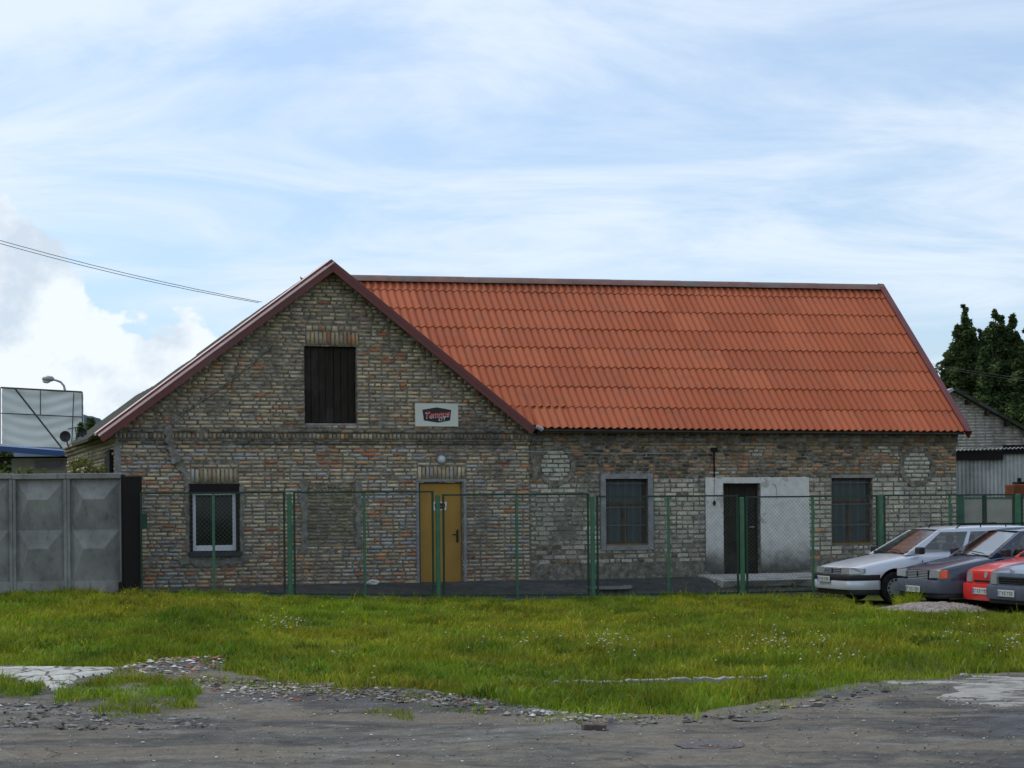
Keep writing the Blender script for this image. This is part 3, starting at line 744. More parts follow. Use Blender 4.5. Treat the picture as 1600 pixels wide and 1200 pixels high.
def cornice(u0, u1, y0, rows, heads, missing=0.0):
    B = []
    for (z, h, pr, L) in rows:
        u = u0
        while u < u1 - 0.02:
            l = min(L, u1 - u)
            if not (missing and rnd.random() < missing):
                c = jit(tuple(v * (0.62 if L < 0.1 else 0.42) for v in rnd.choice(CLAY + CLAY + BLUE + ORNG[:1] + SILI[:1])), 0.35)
                B.append((u + 0.005, z + rnd.uniform(-.004, .004), l - 0.010, h, y0 - pr - rnd.uniform(0, .008), c))
            u += l
    return B
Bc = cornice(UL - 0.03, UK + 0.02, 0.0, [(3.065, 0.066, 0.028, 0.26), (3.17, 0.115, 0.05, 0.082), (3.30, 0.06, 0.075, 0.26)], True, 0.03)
mbc = MB(); mbc.box(UL - 0.02, UK + 0.015, -0.035, 0.05, 3.14, 3.165); mbc.box(UL - 0.02, UK + 0.015, -0.03, 0.05, 3.166, 3.37)
cmo = mbc.build('cornice_bed', M['mortar'], house)
co = brick_part('cornice', Bc, house)
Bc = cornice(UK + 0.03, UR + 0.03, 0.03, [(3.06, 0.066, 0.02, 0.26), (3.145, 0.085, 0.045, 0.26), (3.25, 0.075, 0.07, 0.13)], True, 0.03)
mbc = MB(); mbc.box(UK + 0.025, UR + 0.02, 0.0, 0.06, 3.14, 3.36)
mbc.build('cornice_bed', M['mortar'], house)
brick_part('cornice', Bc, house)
# left wall bricks, seen at a glancing angle
wl_ang = math.atan2(WD, ULB - UL)
lw = empty('side_wall', (UL, 0, 0)); lw.parent = house
lw.rotation_euler = (0, 0, math.atan2(-WD, UL - ULB))
_LL = math.hypot(WD, UL - ULB)
Bs = []
z = WB + 0.9
while z < 3.1:
    u = -_LL
    while u < -0.06:
        l = min(0.27, -u); Bs.append((u + .006, z, l - .012, 0.064, -rnd.uniform(.004, .014), jit(rnd.choice([srgb(186, 172, 138), srgb(176, 160, 126), srgb(192, 180, 150)]), .06))); u += l
    z += 0.0775
for z, pr in ((3.12, .05), (3.2, .09), (3.28, .12), (2.86, .04)):
    u = -_LL
    while u < -0.06:
        l = min(0.27, -u); Bs.append((u + .004, z, l - .008, 0.066, -pr, jit(srgb(150, 138, 112), .1))); u += l
brick_part('brickwork', Bs, lw, 'stuff')
# pale corner strip and dark downpipe slot on the left corner
mbq = MB(); mbq.bbox(UL - 0.012, UL + 0.10, -0.022, 0.02, WB, 3.05, 0.006); mbq.build('corner_render', M['cement'], house)
mbq = MB(); mbq.bbox(UL - 0.10, UL - 0.02, 0.25, 1.9, WB, 2.98, 0.006); mbq.build('side_door', M['black'], house)

# the 300 bricks that show largest are objects of their own, the rest one mesh
def bkey(B):
    u, z, l, h = B[:4]; p = hw(u, 0, z); return -l * h / p.y ** 2
order = sorted(range(len(bricks)), key=lambda i: bkey(bricks[i]))
own, rest = order[:298], order[298:]
variants = []
for k in range(10):
    V, Fc, _ = brick_geo([(0, 0, 0.25, 0.08, 0, (1, 1, 1))])
    me = bpy.data.meshes.new('brick'); me.from_pydata([tuple(v) for v in V], [], [tuple(f) for f in Fc]); me.materials.append(M['brick_obj']); variants.append(me)
for i in own:
    u, z, l, h, y, c = bricks[i]
    o = bpy.data.objects.new('brick', rnd.choice(variants)); o.location = (u, y, z); o.scale = (l / 0.25, 1, h / 0.08); o.color = (*c, 1)
    link(o, house)
brick_part('brickwork', [bricks[i] for i in rest], house, 'stuff')

# --- cement smears, render frames, plaster field
def smear(name, poly, y, mat, rag=0.02, th=0.014, parent=house):
    """irregular thin coat with a ragged outline, (u,z) polygon"""
    pts = []
    n = len(poly)
    for i in range(n):
        (a, b_), (c, d) = poly[i], poly[(i + 1) % n]
        m_ = max(1, int(math.hypot(c - a, d - b_) / 0.05))
        for k in range(m_):
            t = k / m_; pts.append((a + (c - a) * t + rnd.uniform(-rag, rag), b_ + (d - b_) * t + rnd.uniform(-rag, rag)))
    m = MB(); m.prism(pts, 'y', y - th, y + 0.02); return m.build(name, mat, parent)
# crack repair at the left of the gable wing, slanting seam above it
smear('cement_patch', [(-5.56, 3.42), (-5.44, 3.42), (-5.33, 3.1), (-5.28, 2.86), (-5.22, 2.72), (-5.38, 2.70), (-5.46, 2.95), (-5.50, 3.15)], -0.085, M['patch'], 0.045)
smear('cement_patch', [(-5.38, 2.74), (-5.20, 2.76), (-5.07, 2.55), (-5.06, 0.95), (-5.13, 0.95), (-5.15, 2.4)], -0.018, M['patch'], 0.03)
smear('cement_patch', [(-5.34, 0.86), (-4.0, 0.84), (-3.86, 0.93), (-3.95, 0.72), (-4.6, 0.68), (-5.2, 0.70)], -0.016, M['patch'], 0.05)
smear('cement_patch', [(-4.09, 0.95), (-4.08, 2.3), (-4.0, 2.3), (-4.0, 0.95)], -0.016, M['patch'], 0.02)
smear('cement_patch', [(-2.87, 0.95), (-2.86, 2.36), (-2.74, 2.36), (-2.75, 0.95)], -0.016, M['patch'], 0.03)
smear('cement_patch', [(-1.76, 1.0), (-1.76, 2.36), (-1.64, 2.34), (-1.65, 1.0)], -0.016, M['patch'], 0.03)
m = MB()
sp = [fac for fac in ((-3.42, 5.02), (-3.85, 4.62), (-4.25, 4.30), (-4.7, 3.98), (-5.1, 3.72), (-5.38, 3.45))]
for (a, b_), (c, d) in zip(sp[:-1], sp[1:]):
    m.tube([(a, -0.012, b_), (c, -0.012, d)], 0.028, 6)
m.build('crack_repair', M['mortar'], house)
for nm, (cu, cz, ra, rb) in zip('ab', CIRC):
    pts_o = [(cu + (ra + .10 + rnd.uniform(-.03, .03)) * math.cos(a), cz + (rb + .10 + rnd.uniform(-.03, .03)) * math.sin(a)) for a in np.linspace(0, 2 * math.pi, 40, endpoint=False)]
    pts_i = [(cu + (ra + .0) * math.cos(a), cz + (rb) * math.sin(a)) for a in np.linspace(0, 2 * math.pi, 40, endpoint=False)]
    vs = [(p[0], 0.004, p[1]) for p in pts_o] + [(p[0], 0.008, p[1]) for p in pts_i] + [(p[0], 0.06, p[1]) for p in pts_i] + [(p[0], 0.04, p[1]) for p in pts_o]
    fs = [(i, (i + 1) % 40, 40 + (i + 1) % 40, 40 + i) for i in range(40)] + [(40 + i, 40 + (i + 1) % 40, 80 + (i + 1) % 40, 80 + i) for i in range(40)] + [(120 + i, 120 + (i + 1) % 40, (i + 1) % 40, i) for i in range(40)]
    pydata('cement_ring', vs, fs, M['mortar'], house)
# sooty corner where the two wings meet, render band around it
smear('cement_patch', [(1.93, 2.32), (2.05, 2.34), (2.12, 3.0), (2.05, 3.04), (1.93, 3.04)], 0.022, M['mortar'], 0.02)
# plaster field round the brown door (left strip, top strip, right field)
y = 0.012
smear('plaster_field', [(5.80, 0.42), (5.80, 2.385), (6.20, 2.385), (6.20, 0.36)], y, M['plaster'], 0.008, 0.01)
smear('plaster_field', [(7.07, 0.36), (7.07, 2.385), (8.21, 2.39), (8.22, 0.40)], y, M['plaster'], 0.008, 0.01)
smear('plaster_field', [(6.203, 2.262), (6.203, 2.385), (7.067, 2.385), (7.067, 2.262)], y, M['plaster'], 0.004, 0.01)
# --- corner bits on the long wing
m = MB(); m.bbox(0.47, 0.53, -0.04, 0.10, 0.27, 2.36, 0.004); m.bbox(-0.52, -0.462, -0.03, 0.10, 0.27, 2.32, 0.004); m.bbox(-0.52, 0.53, -0.035, 0.10, 2.315, 2.365, 0.004)
m.build('door_render', M['cement'], house)

# --- windows, doors
def window_white():
    a, b_, lo, hi = OPEN['win1']
    m = MB(); t = 0.05
    m.box(a, a + t, -0.05, 0.2, lo, hi); m.box(b_ - t, b_, -0.05, 0.2, lo, hi); m.box(a + t, b_ - t, -0.05, 0.2, hi - 0.17, hi)
    box = m.build('window', M['black'], house)
    m = MB(); f0, f1, g0, g1 = a + 0.055, b_ - 0.055, lo + 0.09, hi - 0.175
    m.bbox(f0, f0 + 0.065, 0.06, 0.12, g0, g1, 0.004); m.bbox(f1 - 0.065, f1, 0.06, 0.12, g0, g1, 0.004)
    m.bbox(f0 + 0.066, f1 - 0.066, 0.06, 0.12, g0, g0 + 0.11, 0.004); m.bbox(f0 + 0.066, f1 - 0.066, 0.06, 0.12, g1 - 0.05, g1, 0.004)
    fr = m.build('frame', M['whitepvc'], box)
    m = MB(); m.box(f0 + 0.06, f1 - 0.06, 0.10, 0.11, g0 + 0.1, g1 - 0.04); m.build('pane', M['glass_dark'], box)
    m = MB(); m.bbox(a - 0.03, b_ + 0.04, -0.10, 0.06, lo - 0.02, lo + 0.075, 0.006); m.build('sill', M['darksteel'], box)
window_white()
def casement(key, render, yo=0.03):
    a, b_, lo, hi = OPEN[key]
    root = empty('window', (0, 0, 0)); root.parent = house
    if render:
        m = MB()
        m.bbox(a - 0.11, a, yo - 0.045, yo + 0.20, lo - 0.09, hi + 0.11, 0.006); m.bbox(b_, b_ + 0.12, yo - 0.045, yo + 0.20, lo - 0.09, hi + 0.11, 0.006)
        m.bbox(a + 0.001, b_ - 0.001, yo - 0.042, yo + 0.20, hi, hi + 0.108, 0.006); m.bbox(a + 0.001, b_ - 0.001, yo - 0.05, yo + 0.20, lo - 0.092, lo, 0.006)
        m.bbox(a - 0.13, b_ + 0.20, yo - 0.06, yo - 0.045, lo - 0.10, lo - 0.085, 0.002)
        m.build('surround', M['cement'], root)
    else:
        m = MB(); m.bbox(a - 0.02, b_ + 0.06, yo - 0.03, yo + 0.1, hi + 0.002, hi + 0.07, 0.004); m.build('surround', M['cement'], root)
    y0, y1 = yo + 0.13, yo + 0.18; t = 0.05
    tr = hi - (hi - lo) * (0.36 if render else 0.33)
    m = MB()
    m.bbox(a, a + t, y0, y1, lo, hi, 0.004); m.bbox(b_ - t, b_, y0, y1, lo, hi, 0.004); m.bbox(a + t, b_ - t, y0, y1, lo, lo + t, 0.004); m.bbox(a + t, b_ - t, y0, y1, hi - t, hi, 0.004)
    m.bbox(a + t, b_ - t, y0 - 0.01, y1, tr - 0.04, tr + 0.03, 0.004)
    c = (a + b_) / 2
    m.bbox(c - 0.04, c + 0.04, y0 - 0.005, y1, lo + t, tr - 0.04, 0.004)
    m.build('frame', M['brownframe'], root)
    for k, (x0, x1) in enumerate(((a + t, c - 0.04), (c + 0.04, b_ - t))):
        m = MB(); s = 0.03; z0, z1 = lo + t, tr - 0.04
        m.box(x0, x0 + s, y0 + 0.01, y1 - 0.01, z0, z1); m.box(x1 - s, x1, y0 + 0.01, y1 - 0.01, z0, z1); m.box(x0 + s, x1 - s, y0 + 0.01, y1 - 0.01, z0, z0 + s); m.box(x0 + s, x1 - s, y0 + 0.01, y1 - 0.01, z1 - s, z1)
        m.box(x0 + s, x1 - s, y0 + 0.012, y1 - 0.012, (z0 + z1) / 2 - 0.012, (z0 + z1) / 2 + 0.012)
        m.build('casement_sash', M['brownframe'], root)
        m = MB(); m.box(x0 + s * .8, x1 - s * .8, y0 + 0.022, y0 + 0.028, z0 + s * .8, z1 - s * .8); m.build('pane', M['glass_blue'], root)
    m = MB(); m.box(a + t * .8, b_ - t * .8, y0 + 0.022, y0 + 0.028, tr + 0.025, hi - t * .8); m.build('pane', M['glass_blue'], root)
    for k in range(5):
        x = a + 0.05 + (b_ - a - 0.10) * (k + 0.5) / 5
        m = MB(); m.tube([(x, y0 - 0.06, lo + 0.01), (x, y0 - 0.06, hi - 0.01)], 0.005, 5); m.build('bar', M['barmetal'], root)
    m = MB()
    for zz in (lo + 0.42, tr - 0.09, hi - 0.10): m.box(a + 0.01, b_ - 0.01, y0 - 0.066, y0 - 0.054, zz - 0.009, zz + 0.009)
    m.build('crossbar', M['barmetal'], root)
    m = MB(); m.bbox(a, b_, y0 - 0.09, y0, lo, lo + 0.03, 0.004); m.build('sill', M['ochretrim'], root)
casement('win2', True); casement('win3', False)
# loft door: seven vertical planks
a, b_, lo, hi = OPEN['loft']
ld = empty('loft_door', (0, 0, 0)); ld.parent = house
u = a + 0.012
wds = [0.14, 0.16, 0.13, 0.17, 0.14, 0.15, 0.135]
for wd in wds:
    m = MB(); m.bbox(u + 0.004, min(u + wd - 0.004, b_ - 0.005), 0.11 + rnd.uniform(0, .012), 0.15, lo + 0.05 + rnd.uniform(0, .015), hi - 0.01, 0.004); m.build('plank', M['darkwood'], ld); u += wd
m = MB(); m.bbox(a, b_, 0.02, 0.18, lo, lo + 0.045, 0.004); m.build('threshold', M['cement'], ld)
# ochre door
a, b_, lo, hi = OPEN['door1']
d1 = empty('door', (0, 0, 0)); d1.parent = house
m = MB(); m.bbox(a + 0.035, b_ - 0.005, 0.05, 0.095, lo + 0.02, hi - 0.03, 0.004); m.build('door_leaf', M['door'], d1)
m = MB(); m.bbox(a, a + 0.032, 0.035, 0.12, lo, hi, 0.003); m.bbox(a + 0.033, b_, 0.04, 0.12, hi - 0.028, hi, 0.003); m.build('door_frame', M['darksteel'], d1)
m = MB(); m.bbox(0.33, 0.375, 0.035, 0.052, 1.08, 1.34, 0.006); m.tube([(0.352, 0.05, 1.24), (0.352, 0.0, 1.24), (0.24, 0.0, 1.24)], 0.011, 8); m.lathe([(0.016, 0), (0.016, -0.02), (0.0, -0.02)], (0.352, 0.036, 1.13), 'y', 10)
m.build('handle', M['black'], d1)
# brown door set back in the plaster
a, b_, lo, hi = OPEN['door2']
d2 = empty('door', (0, 0, 0)); d2.parent = house
for k in range(6):
    w_ = (b_ - a - 0.08) / 6
    m = MB(); m.bbox(a + 0.04 + w_ * k + 0.002, a + 0.04 + w_ * (k + 1) - 0.002, 0.16, 0.20, lo + 0.03, hi - 0.06, 0.003); m.build('plank', M['darkwood'], d2)
m = MB(); m.bbox(a, a + 0.04, 0.13, 0.22, lo, hi, 0.004); m.bbox(b_ - 0.04, b_, 0.13, 0.22, lo, hi, 0.004); m.bbox(a + 0.041, b_ - 0.041, 0.13, 0.22, hi - 0.06, hi, 0.004)
m.bbox(a + 0.05, b_ - 0.05, 0.145, 0.16, 1.55, 1.63, 0.003); m.bbox(a + 0.05, b_ - 0.05, 0.145, 0.16, 1.0, 1.08, 0.003)
m.build('door_frame', M['darkwood'], d2)
m = MB(); m.tube([(6.86, 0.15, 1.32), (6.86, 0.10, 1.32), (6.96, 0.10, 1.32)], 0.010, 6); m.build('handle', M['grey_steel'], d2)

# --- roofs
roof = empty('roof', (0, 0, 0)); roof.parent = house
WAVE, NW = 0.165, 5
def sheet_mesh(L, name='roof_sheet', nw=NW):
    vs, fs = [], []
    nseg = int(round(nw * 8))
    prof = [(i * WAVE / 8, 0.023 * math.cos(2 * math.pi * i / 8)) for i in range(nseg + 2)]
    n = len(prof)
    rows = [(0.0, 0.016), (0.02, 0.016), (L * 0.5, 0.008), (L + 0.06, 0.0)]
    for (s, lift) in rows: vs += [(x, s, z + lift) for x, z in prof]
    vs += [(x, 0.0, z + 0.006) for x, z in prof]
    for r_ in range(3):
        for i in range(n - 1): fs.append((r_ * n + i, r_ * n + i + 1, (r_ + 1) * n + i + 1, (r_ + 1) * n + i))
    for i in range(n - 1): fs.append((4 * n + i, 4 * n + i + 1, i + 1, i))
    me = bpy.data.meshes.new(name); me.from_pydata(vs, [], fs); me.materials.append(M['roof'])
    me.polygons.foreach_set('use_smooth', [True] * len(me.polygons)); me.set_sharp_from_angle(angle=R(50)); return me
SLEN = math.hypot(3.85, 3.56); RISE = math.atan2(3.56, 3.85)
def eave_p(u): return Vector((u, -0.35, 3.405 - 0.0040 * (u - 1.9)))
def ridge_p(u): return Vector((u, 3.5, 6.865 + 0.0108 * (u + 0.36)))
rowL = 0.69
me_full, me_top = sheet_mesh(rowL), sheet_mesh(SLEN - 7 * rowL - 0.05)
CW = WAVE * NW
u = UR - 0.02 - CW
while u > -2.6:
    for r_ in range(8):
        s = r_ * rowL
        t = s / SLEN
        A, Bp = eave_p(u), ridge_p(u); A2, B2 = eave_p(u + CW), ridge_p(u + CW)
        p, p2 = A.lerp(Bp, t), A2.lerp(B2, t)
        uc, wc, zc = u + CW, p.y + 0.3, p.z
        gz = float(rake_z(np.float64(u + CW)))
        if u + CW < 1.95 and gz - 0.3 > p.z + 0.69 * math.sin(RISE): continue
        if r_ == 0 and u < 1.93:
            if u + CW < 2.1: continue
            nw = (u + CW - 1.93) / WAVE
            sc_ = nw / NW; A = eave_p(1.93); Bp = ridge_p(1.93); p = A.copy()
        else: sc_ = 1.0
        ex = (p2 - p).normalized(); ey = (Bp - A).normalized(); ez = ex.cross(ey).normalized()
        o = bpy.data.objects.new('roof_sheet', me_full if r_ < 7 else me_top)
        o.matrix_local = Matrix(((ex.x, ey.x, ez.x, p.x), (ex.y, ey.y, ez.y, p.y), (ex.z, ey.z, ez.z, p.z + rnd.uniform(-.003, .003)), (0, 0, 0, 1)))
        if sc_ < 1: o.data = sheet_mesh(rowL, 'roof_sheet', nw)
        link(o, roof)
    u -= CW
vs, fs = [], []
nn_ = int((1.94 - 1.30) / (WAVE / 8))
dirv = (ridge_p(1.6) - eave_p(1.6)).normalized()
for i in range(nn_ + 1):
    uu = 1.945 - i * WAVE / 8; zz = 0.026 * math.cos(2 * math.pi * (uu - UR) / WAVE); s0 = min(1.13 * (1.94 - uu), rowL)
    for s_ in (s0, rowL + 0.06):
        p = eave_p(uu) + dirv * s_; vs.append((p.x, p.y, p.z + zz + 0.012))
pydata('roof_sheet', vs, [(2 * i, 2 * i + 1, 2 * i + 3, 2 * i + 2) for i in range(nn_)], M['roof'], roof, smooth=True)
# plane under the sheets, back slope, rafters zone
m = MB()
n1_, n2_ = eave_p(UK), eave_p(UR); r1_, r2_ = ridge_p(-2.3), ridge_p(UR)
dn = Vector((0, 0, 0.06))
m.add([eave_p(2.0) - dn, n2_ - dn, r2_ - dn, ridge_p(-1.9) - dn, ridge_p(-1.9) - dn + Vector((0, -0.6, -0.56))], [(0, 1, 2, 3, 4)])
m.build('underlay', M['soffit'], roof)
m = MB(); bk = [Vector((u_, 3.5, ridge_p(u_).z)) for u_ in (-2.0, UR)] + [Vector((UR + 0.02, 7.35, 3.3)), Vector((-2.0, 7.35, 3.3))]
m.add(bk, [(0, 1, 2, 3)]); m.add([v - dn for v in bk], [(3, 2, 1, 0)]); m.build('back_slope', M['oldroof'], roof)
m = MB(); m.prism([(-0.30, 3.30), (0.04, 3.37), (0.04, 3.40), (-0.30, 3.37)], 'x', UK + 0.1, UR + 0.0); m.build('soffit', M['soffit'], roof)
# ridge cap
m = MB()
for k in range(8):
    u0, u1 = -2.02 + (UR + 2.07) * k / 8, -2.02 + (UR + 2.07) * (k + 1) / 8 + 0.03
    zc0, zc1 = ridge_p(u0).z, ridge_p(u1).z
    pr = [(-0.15, -0.085), (-0.07, 0.03), (0, 0.06), (0.07, 0.03), (0.15, -0.085)]
    mm = MB(); vs = [(u0, 3.5 + a, zc0 + c + 0.03) for a, c in pr] + [(u1, 3.5 + a, zc1 + c + 0.034) for a, c in pr]
    mm.add(vs, [(i, i + 1, 5 + i + 1, 5 + i) for i in range(4)] + [(0, 4, 3, 2, 1)][:0] + [(5, 6, 7, 8, 9)])
    mm.build('ridge_cap', M['capmetal'], roof, 40)
# right verge trim
A, Bp = eave_p(UR) + Vector((0.02, -0.06, -0.05)), ridge_p(UR) + Vector((0.02, 0.05, 0.05))
m = MB()
sec = [(-0.06, 0.085), (0.10, 0.075), (0.10, -0.13), (0.07, -0.13), (0.07, 0.03), (-0.06, 0.05)]
d_ = (Bp - A).normalized(); up = d_.cross(Vector((-1, 0, 0))).normalized()
if up.z < 0: up = -up
vs = [A + Vector((a, 0, 0)) + up * c for a, c in sec] + [Bp + Vector((a, 0, 0)) + up * c for a, c in sec]
m.add(vs, [(i, i + 1, 7 + i, 6 + i) for i in range(5)] + [(5, 0, 6, 11), (0, 1, 2, 3, 4, 5), (11, 10, 9, 8, 7, 6)])
m.build('verge_trim', M['maroon'], roof)
# gable rakes
def rake(p0, p1, side):
    m = MB(); p0, p1 = Vector((p0[0], 0, p0[1])), Vector((p1[0], 0, p1[1])); d = (p1 - p0).normalized(); nrm = Vector((-d.z, 0, d.x))
    if nrm.z < 0: nrm = -nrm
    def q(p, o, y): v = p + nrm * o; return (v.x, y, v.z)
    F0, F1 = -0.36, -0.32
    # front board
    for (o0, o1, y0, y1) in (((-0.215 if side < 0 else -0.175), -0.075, -0.35, -0.325),):
        vs = [q(p0, o0, y0), q(p1, o0, y0), q(p1, o1, y0), q(p0, o1, y0), q(p0, o0, y1), q(p1, o0, y1), q(p1, o1, y1), q(p0, o1, y1)]
        m.add(vs, [(0, 1, 2, 3), (7, 6, 5, 4), (3, 2, 6, 7), (0, 4, 5, 1), (0, 3, 7, 4), (1, 5, 6, 2)])
    o = m.build('rake_board', M['maroon'], roof)
    yt, yo = (-0.375, -0.295) if side < 0 else (-0.352, -0.350)
    m = MB(); vs = [q(p0, -0.080, yt), q(p1, -0.080, yt), q(p1, 0.0, yo), q(p0, 0.0, yo), q(p0, -0.092, yt + .003), q(p1, -0.092, yt + .003), q(p1, 0.02, -0.10), q(p0, 0.02, -0.10)]
    m.add(vs, [(0, 1, 2, 3), (4, 5, 1, 0), (3, 2, 6, 7)]); m.build('rake_flashing', M['flashing_sunlit'] if side < 0 else M['maroon'], roof)  # same trim on both sides: left coloured as sunlit, right kept dark
    # soffit boards
    m = MB(); vs = [q(p0, -0.10, -0.324), q(p1, -0.10, -0.324), q(p1, -0.10, 0.02), q(p0, -0.10, 0.02)]
    m.add(vs, [(0, 1, 2, 3)]); m.build('soffit', M['soffit'], roof)
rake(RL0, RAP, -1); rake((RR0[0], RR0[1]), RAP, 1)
# left slope: red front strip, mossy old sheets behind with a step
def slope_slab(name, u_lo, u_hi, w0, w1, lift0, lift1, mat, th=0.05, wav=0.0, out=0.0):
    m = MB(); n = 24
    sl = (RAP[1] - RL0[1]) / (RAP[0] - RL0[0])
    for k in range(2):
        pass
    top, bot = [], []
    for i in range(n + 1):
        w = w0 + (w1 - w0) * i / n; l = lift0 + (lift1 - lift0) * i / n + wav * math.sin(i * 2.1) * 0.5
        top.append([(u_lo - out * (w / 9), w, float(RL0[1] + (u_lo - RL0[0]) * sl) + l - out * 0), (u_hi, w, float(RL0[1] + (u_hi - RL0[0]) * sl) + l)])
    vs = [p for r_ in top for p in r_] + [(p[0], p[1], p[2] - th) for r_ in top for p in r_]
    N = 2 * (n + 1)
    fs = [(2 * i, 2 * i + 2, 2 * i + 3, 2 * i + 1) for i in range(n)] + [(N + 2 * i, N + 2 * i + 1, N + 2 * i + 3, N + 2 * i + 2) for i in range(n)]
    fs += [(0, 1, N + 1, N), (2 * n, N + 2 * n, N + 2 * n + 1, 2 * n + 1)]
    fs += [(2 * i, N + 2 * i, N + 2 * i + 2, 2 * i + 2) for i in range(n)] + [(2 * i + 1, 2 * i + 3, N + 2 * i + 3, N + 2 * i + 1) for i in range(n)]
    m.add(vs, fs); return m.build(name, mat, roof)
slope_slab('red_slope_strip', RL0[0], RAP[0], -0.34, 0.35, 0.0, 0.03, M['maroon'])
ns_ = 9
for k in range(ns_):        # rows of old sheets, each a little off the next
    t0, t1 = k / ns_, (k + 1) / ns_ + 0.02
    ua, ub = -6.95 + (RAP[0] + 6.95) * t0, -6.95 + (RAP[0] + 6.95) * min(t1, 1)
    lf = 0.20 if k < 3 else 0.09
    slope_slab('old_roof_sheet', ua, ub, 0.36, WD + 0.3, 0.0 + rnd.uniform(0, .015), lf + rnd.uniform(0, .03), M['oldroof'], 0.06, 0.012)
# right slope of the gable wing (behind the rake, over the attic)
m = MB()
m.add([(RAP[0], -0.32, RAP[1]), (RR0[0], -0.32, RR0[1]), (RR0[0], 1.0, RR0[1]), (RR0[0], 0.0, RR0[1]), (RAP[0], 3.4, RAP[1])], [(0, 1, 3, 4)])
m.build('right_slope', M['roof'], roof)
m = MB(); m.add([(RAP[0], 3.4, 6.72), (RAP[0], WD + .3, 6.80), (1.2, WD + .3, 4.0), (1.2, 3.4, 4.0)], [(0, 1, 2, 3)]); m.build('rear_slope', M['oldroof'], roof)
# white downpipe stub under the valley
m = MB(); m.tube([(1.93, -0.38, 3.43), (2.06, -0.40, 3.36)], 0.045, 10); m.build('pipe_stub', M['grey_steel'], house)
# conduit + cable on the long wing
m = MB(); m.tube([(6.0, 0.0, 2.98), (6.0, 0.0, 2.40)], 0.016, 6); m.bbox(5.93, 6.07, -0.03, 0.02, 2.94, 3.02, 0.006); m.tube([(6.0, 0.0, 2.40), (5.99, 0.0, 1.88)], 0.005, 4); m.lathe([(0.0, 0.07), (0.03, 0.04), (0.035, 0.0), (0.02, -0.04), (0, -0.05)], (5.99, -0.02, 1.83), 'z', 8)
m.build('cable_drop', M['black'], house)
m = MB(); m.tube([(1.6, -0.3, 2.93), (3.7, -0.16, 2.88), (5.95, -0.02, 2.90)], 0.007, 4); m.tube([(7.35, 0.0, 2.25), (7.42, -0.01, 2.20), (7.45, 0.0, 2.05), (7.42, -0.01, 1.9)], 0.008, 4); m.build('cable', M['grey_steel'], house)

# --- things on the wall
def text_mesh(txt, size, shear, mat, parent, loc, name, ext=0.002, width=1.0):
    cu = bpy.data.curves.new('t', 'FONT'); cu.body = txt; cu.size = size; cu.shear = shear; cu.extrude = ext; cu.offset = size * 0.018
    cu.align_x = 'CENTER'; cu.align_y = 'CENTER'
    o = bpy.data.objects.new('t', cu); COL.objects.link(o)
    me = bpy.data.meshes.new_from_object(o.evaluated_get(bpy.context.evaluated_depsgraph_get())); bpy.data.objects.remove(o)
    me.materials.clear(); me.materials.append(mat)
    r_ = link(bpy.data.objects.new(name, me), parent)
    r_.location = loc; r_.rotation_euler = (R(90), R(-5), 0); r_.scale = (width, 1, 1); return r_
sg = empty('signboard', hw(-0.08, -0.0, 3.67), YAW, 'white rectangular board with a black badge and red script above the ochre door', 'sign')
m = MB(); m.bbox(-0.45, 0.45, -0.055, -0.02, -0.235, 0.235, 0.004); m.build('board', M['signwhite'], sg)
octa = [(-0.30, 0.105), (0, 0.155), (0.30, 0.105), (0.275, -0.11), (0.02, -0.155), (-0.27, -0.11)]
m = MB(); m.prism(octa[::-1], 'y', -0.060, -0.054); m.build('badge', M['signblack'], sg)
text_mesh('Tempus', 0.175, 0.28, M['signwhite'], sg, (-0.006, -0.0625, -0.005), 'lettering', 0.001, 0.92)
text_mesh('Tempus', 0.175, 0.28, M['signred'], sg, (0.004, -0.0665, 0.012), 'lettering', 0.001, 0.92)
text_mesh('LTT', 0.085, 0.2, M['signwhite'], sg, (0.10, -0.0665, -0.09), 'lettering', 0.001)
st = empty('door_sticker', hw(-0.01, 0.05, 1.825), YAW, 'small white sticker with the same black and red badge on the ochre door', 'sticker')
m = MB(); m.prism([(-0.15, 0.085), (0.15, 0.085), (0.13, -0.085), (-0.13, -0.085)][::-1], 'y', -0.004, -0.001); m.build('paper', M['signwhite'], st)
m = MB(); m.prism([(x * 0.38, z * 0.42) for x, z in octa][::-1], 'y', -0.006, -0.004); m.build('badge', M['signblack'], st)
text_mesh('Tempus', 0.06, 0.28, M['signred'], st, (0, -0.007, 0.0), 'lettering', 0.0005, 0.95)
lp = empty('wall_lamp', hw(0.015, 0, 2.77), YAW, 'round milky bulkhead lamp on the bricks above the ochre door', 'lamp')
m = MB(); m.lathe([(0.085, -0.0), (0.09, -0.04), (0.075, -0.05), (0.07, -0.04)], (0, 0, 0), 'y', 20); m.build('lamp_ring', M['grey_steel'], lp, 40)
m = MB(); m.lathe([(0.072, -0.04), (0.055, -0.062), (0.03, -0.07), (0.0, -0.072)], (0, 0, 0), 'y', 20); m.build('lamp_glass', M['lampwhite'], lp, 60)

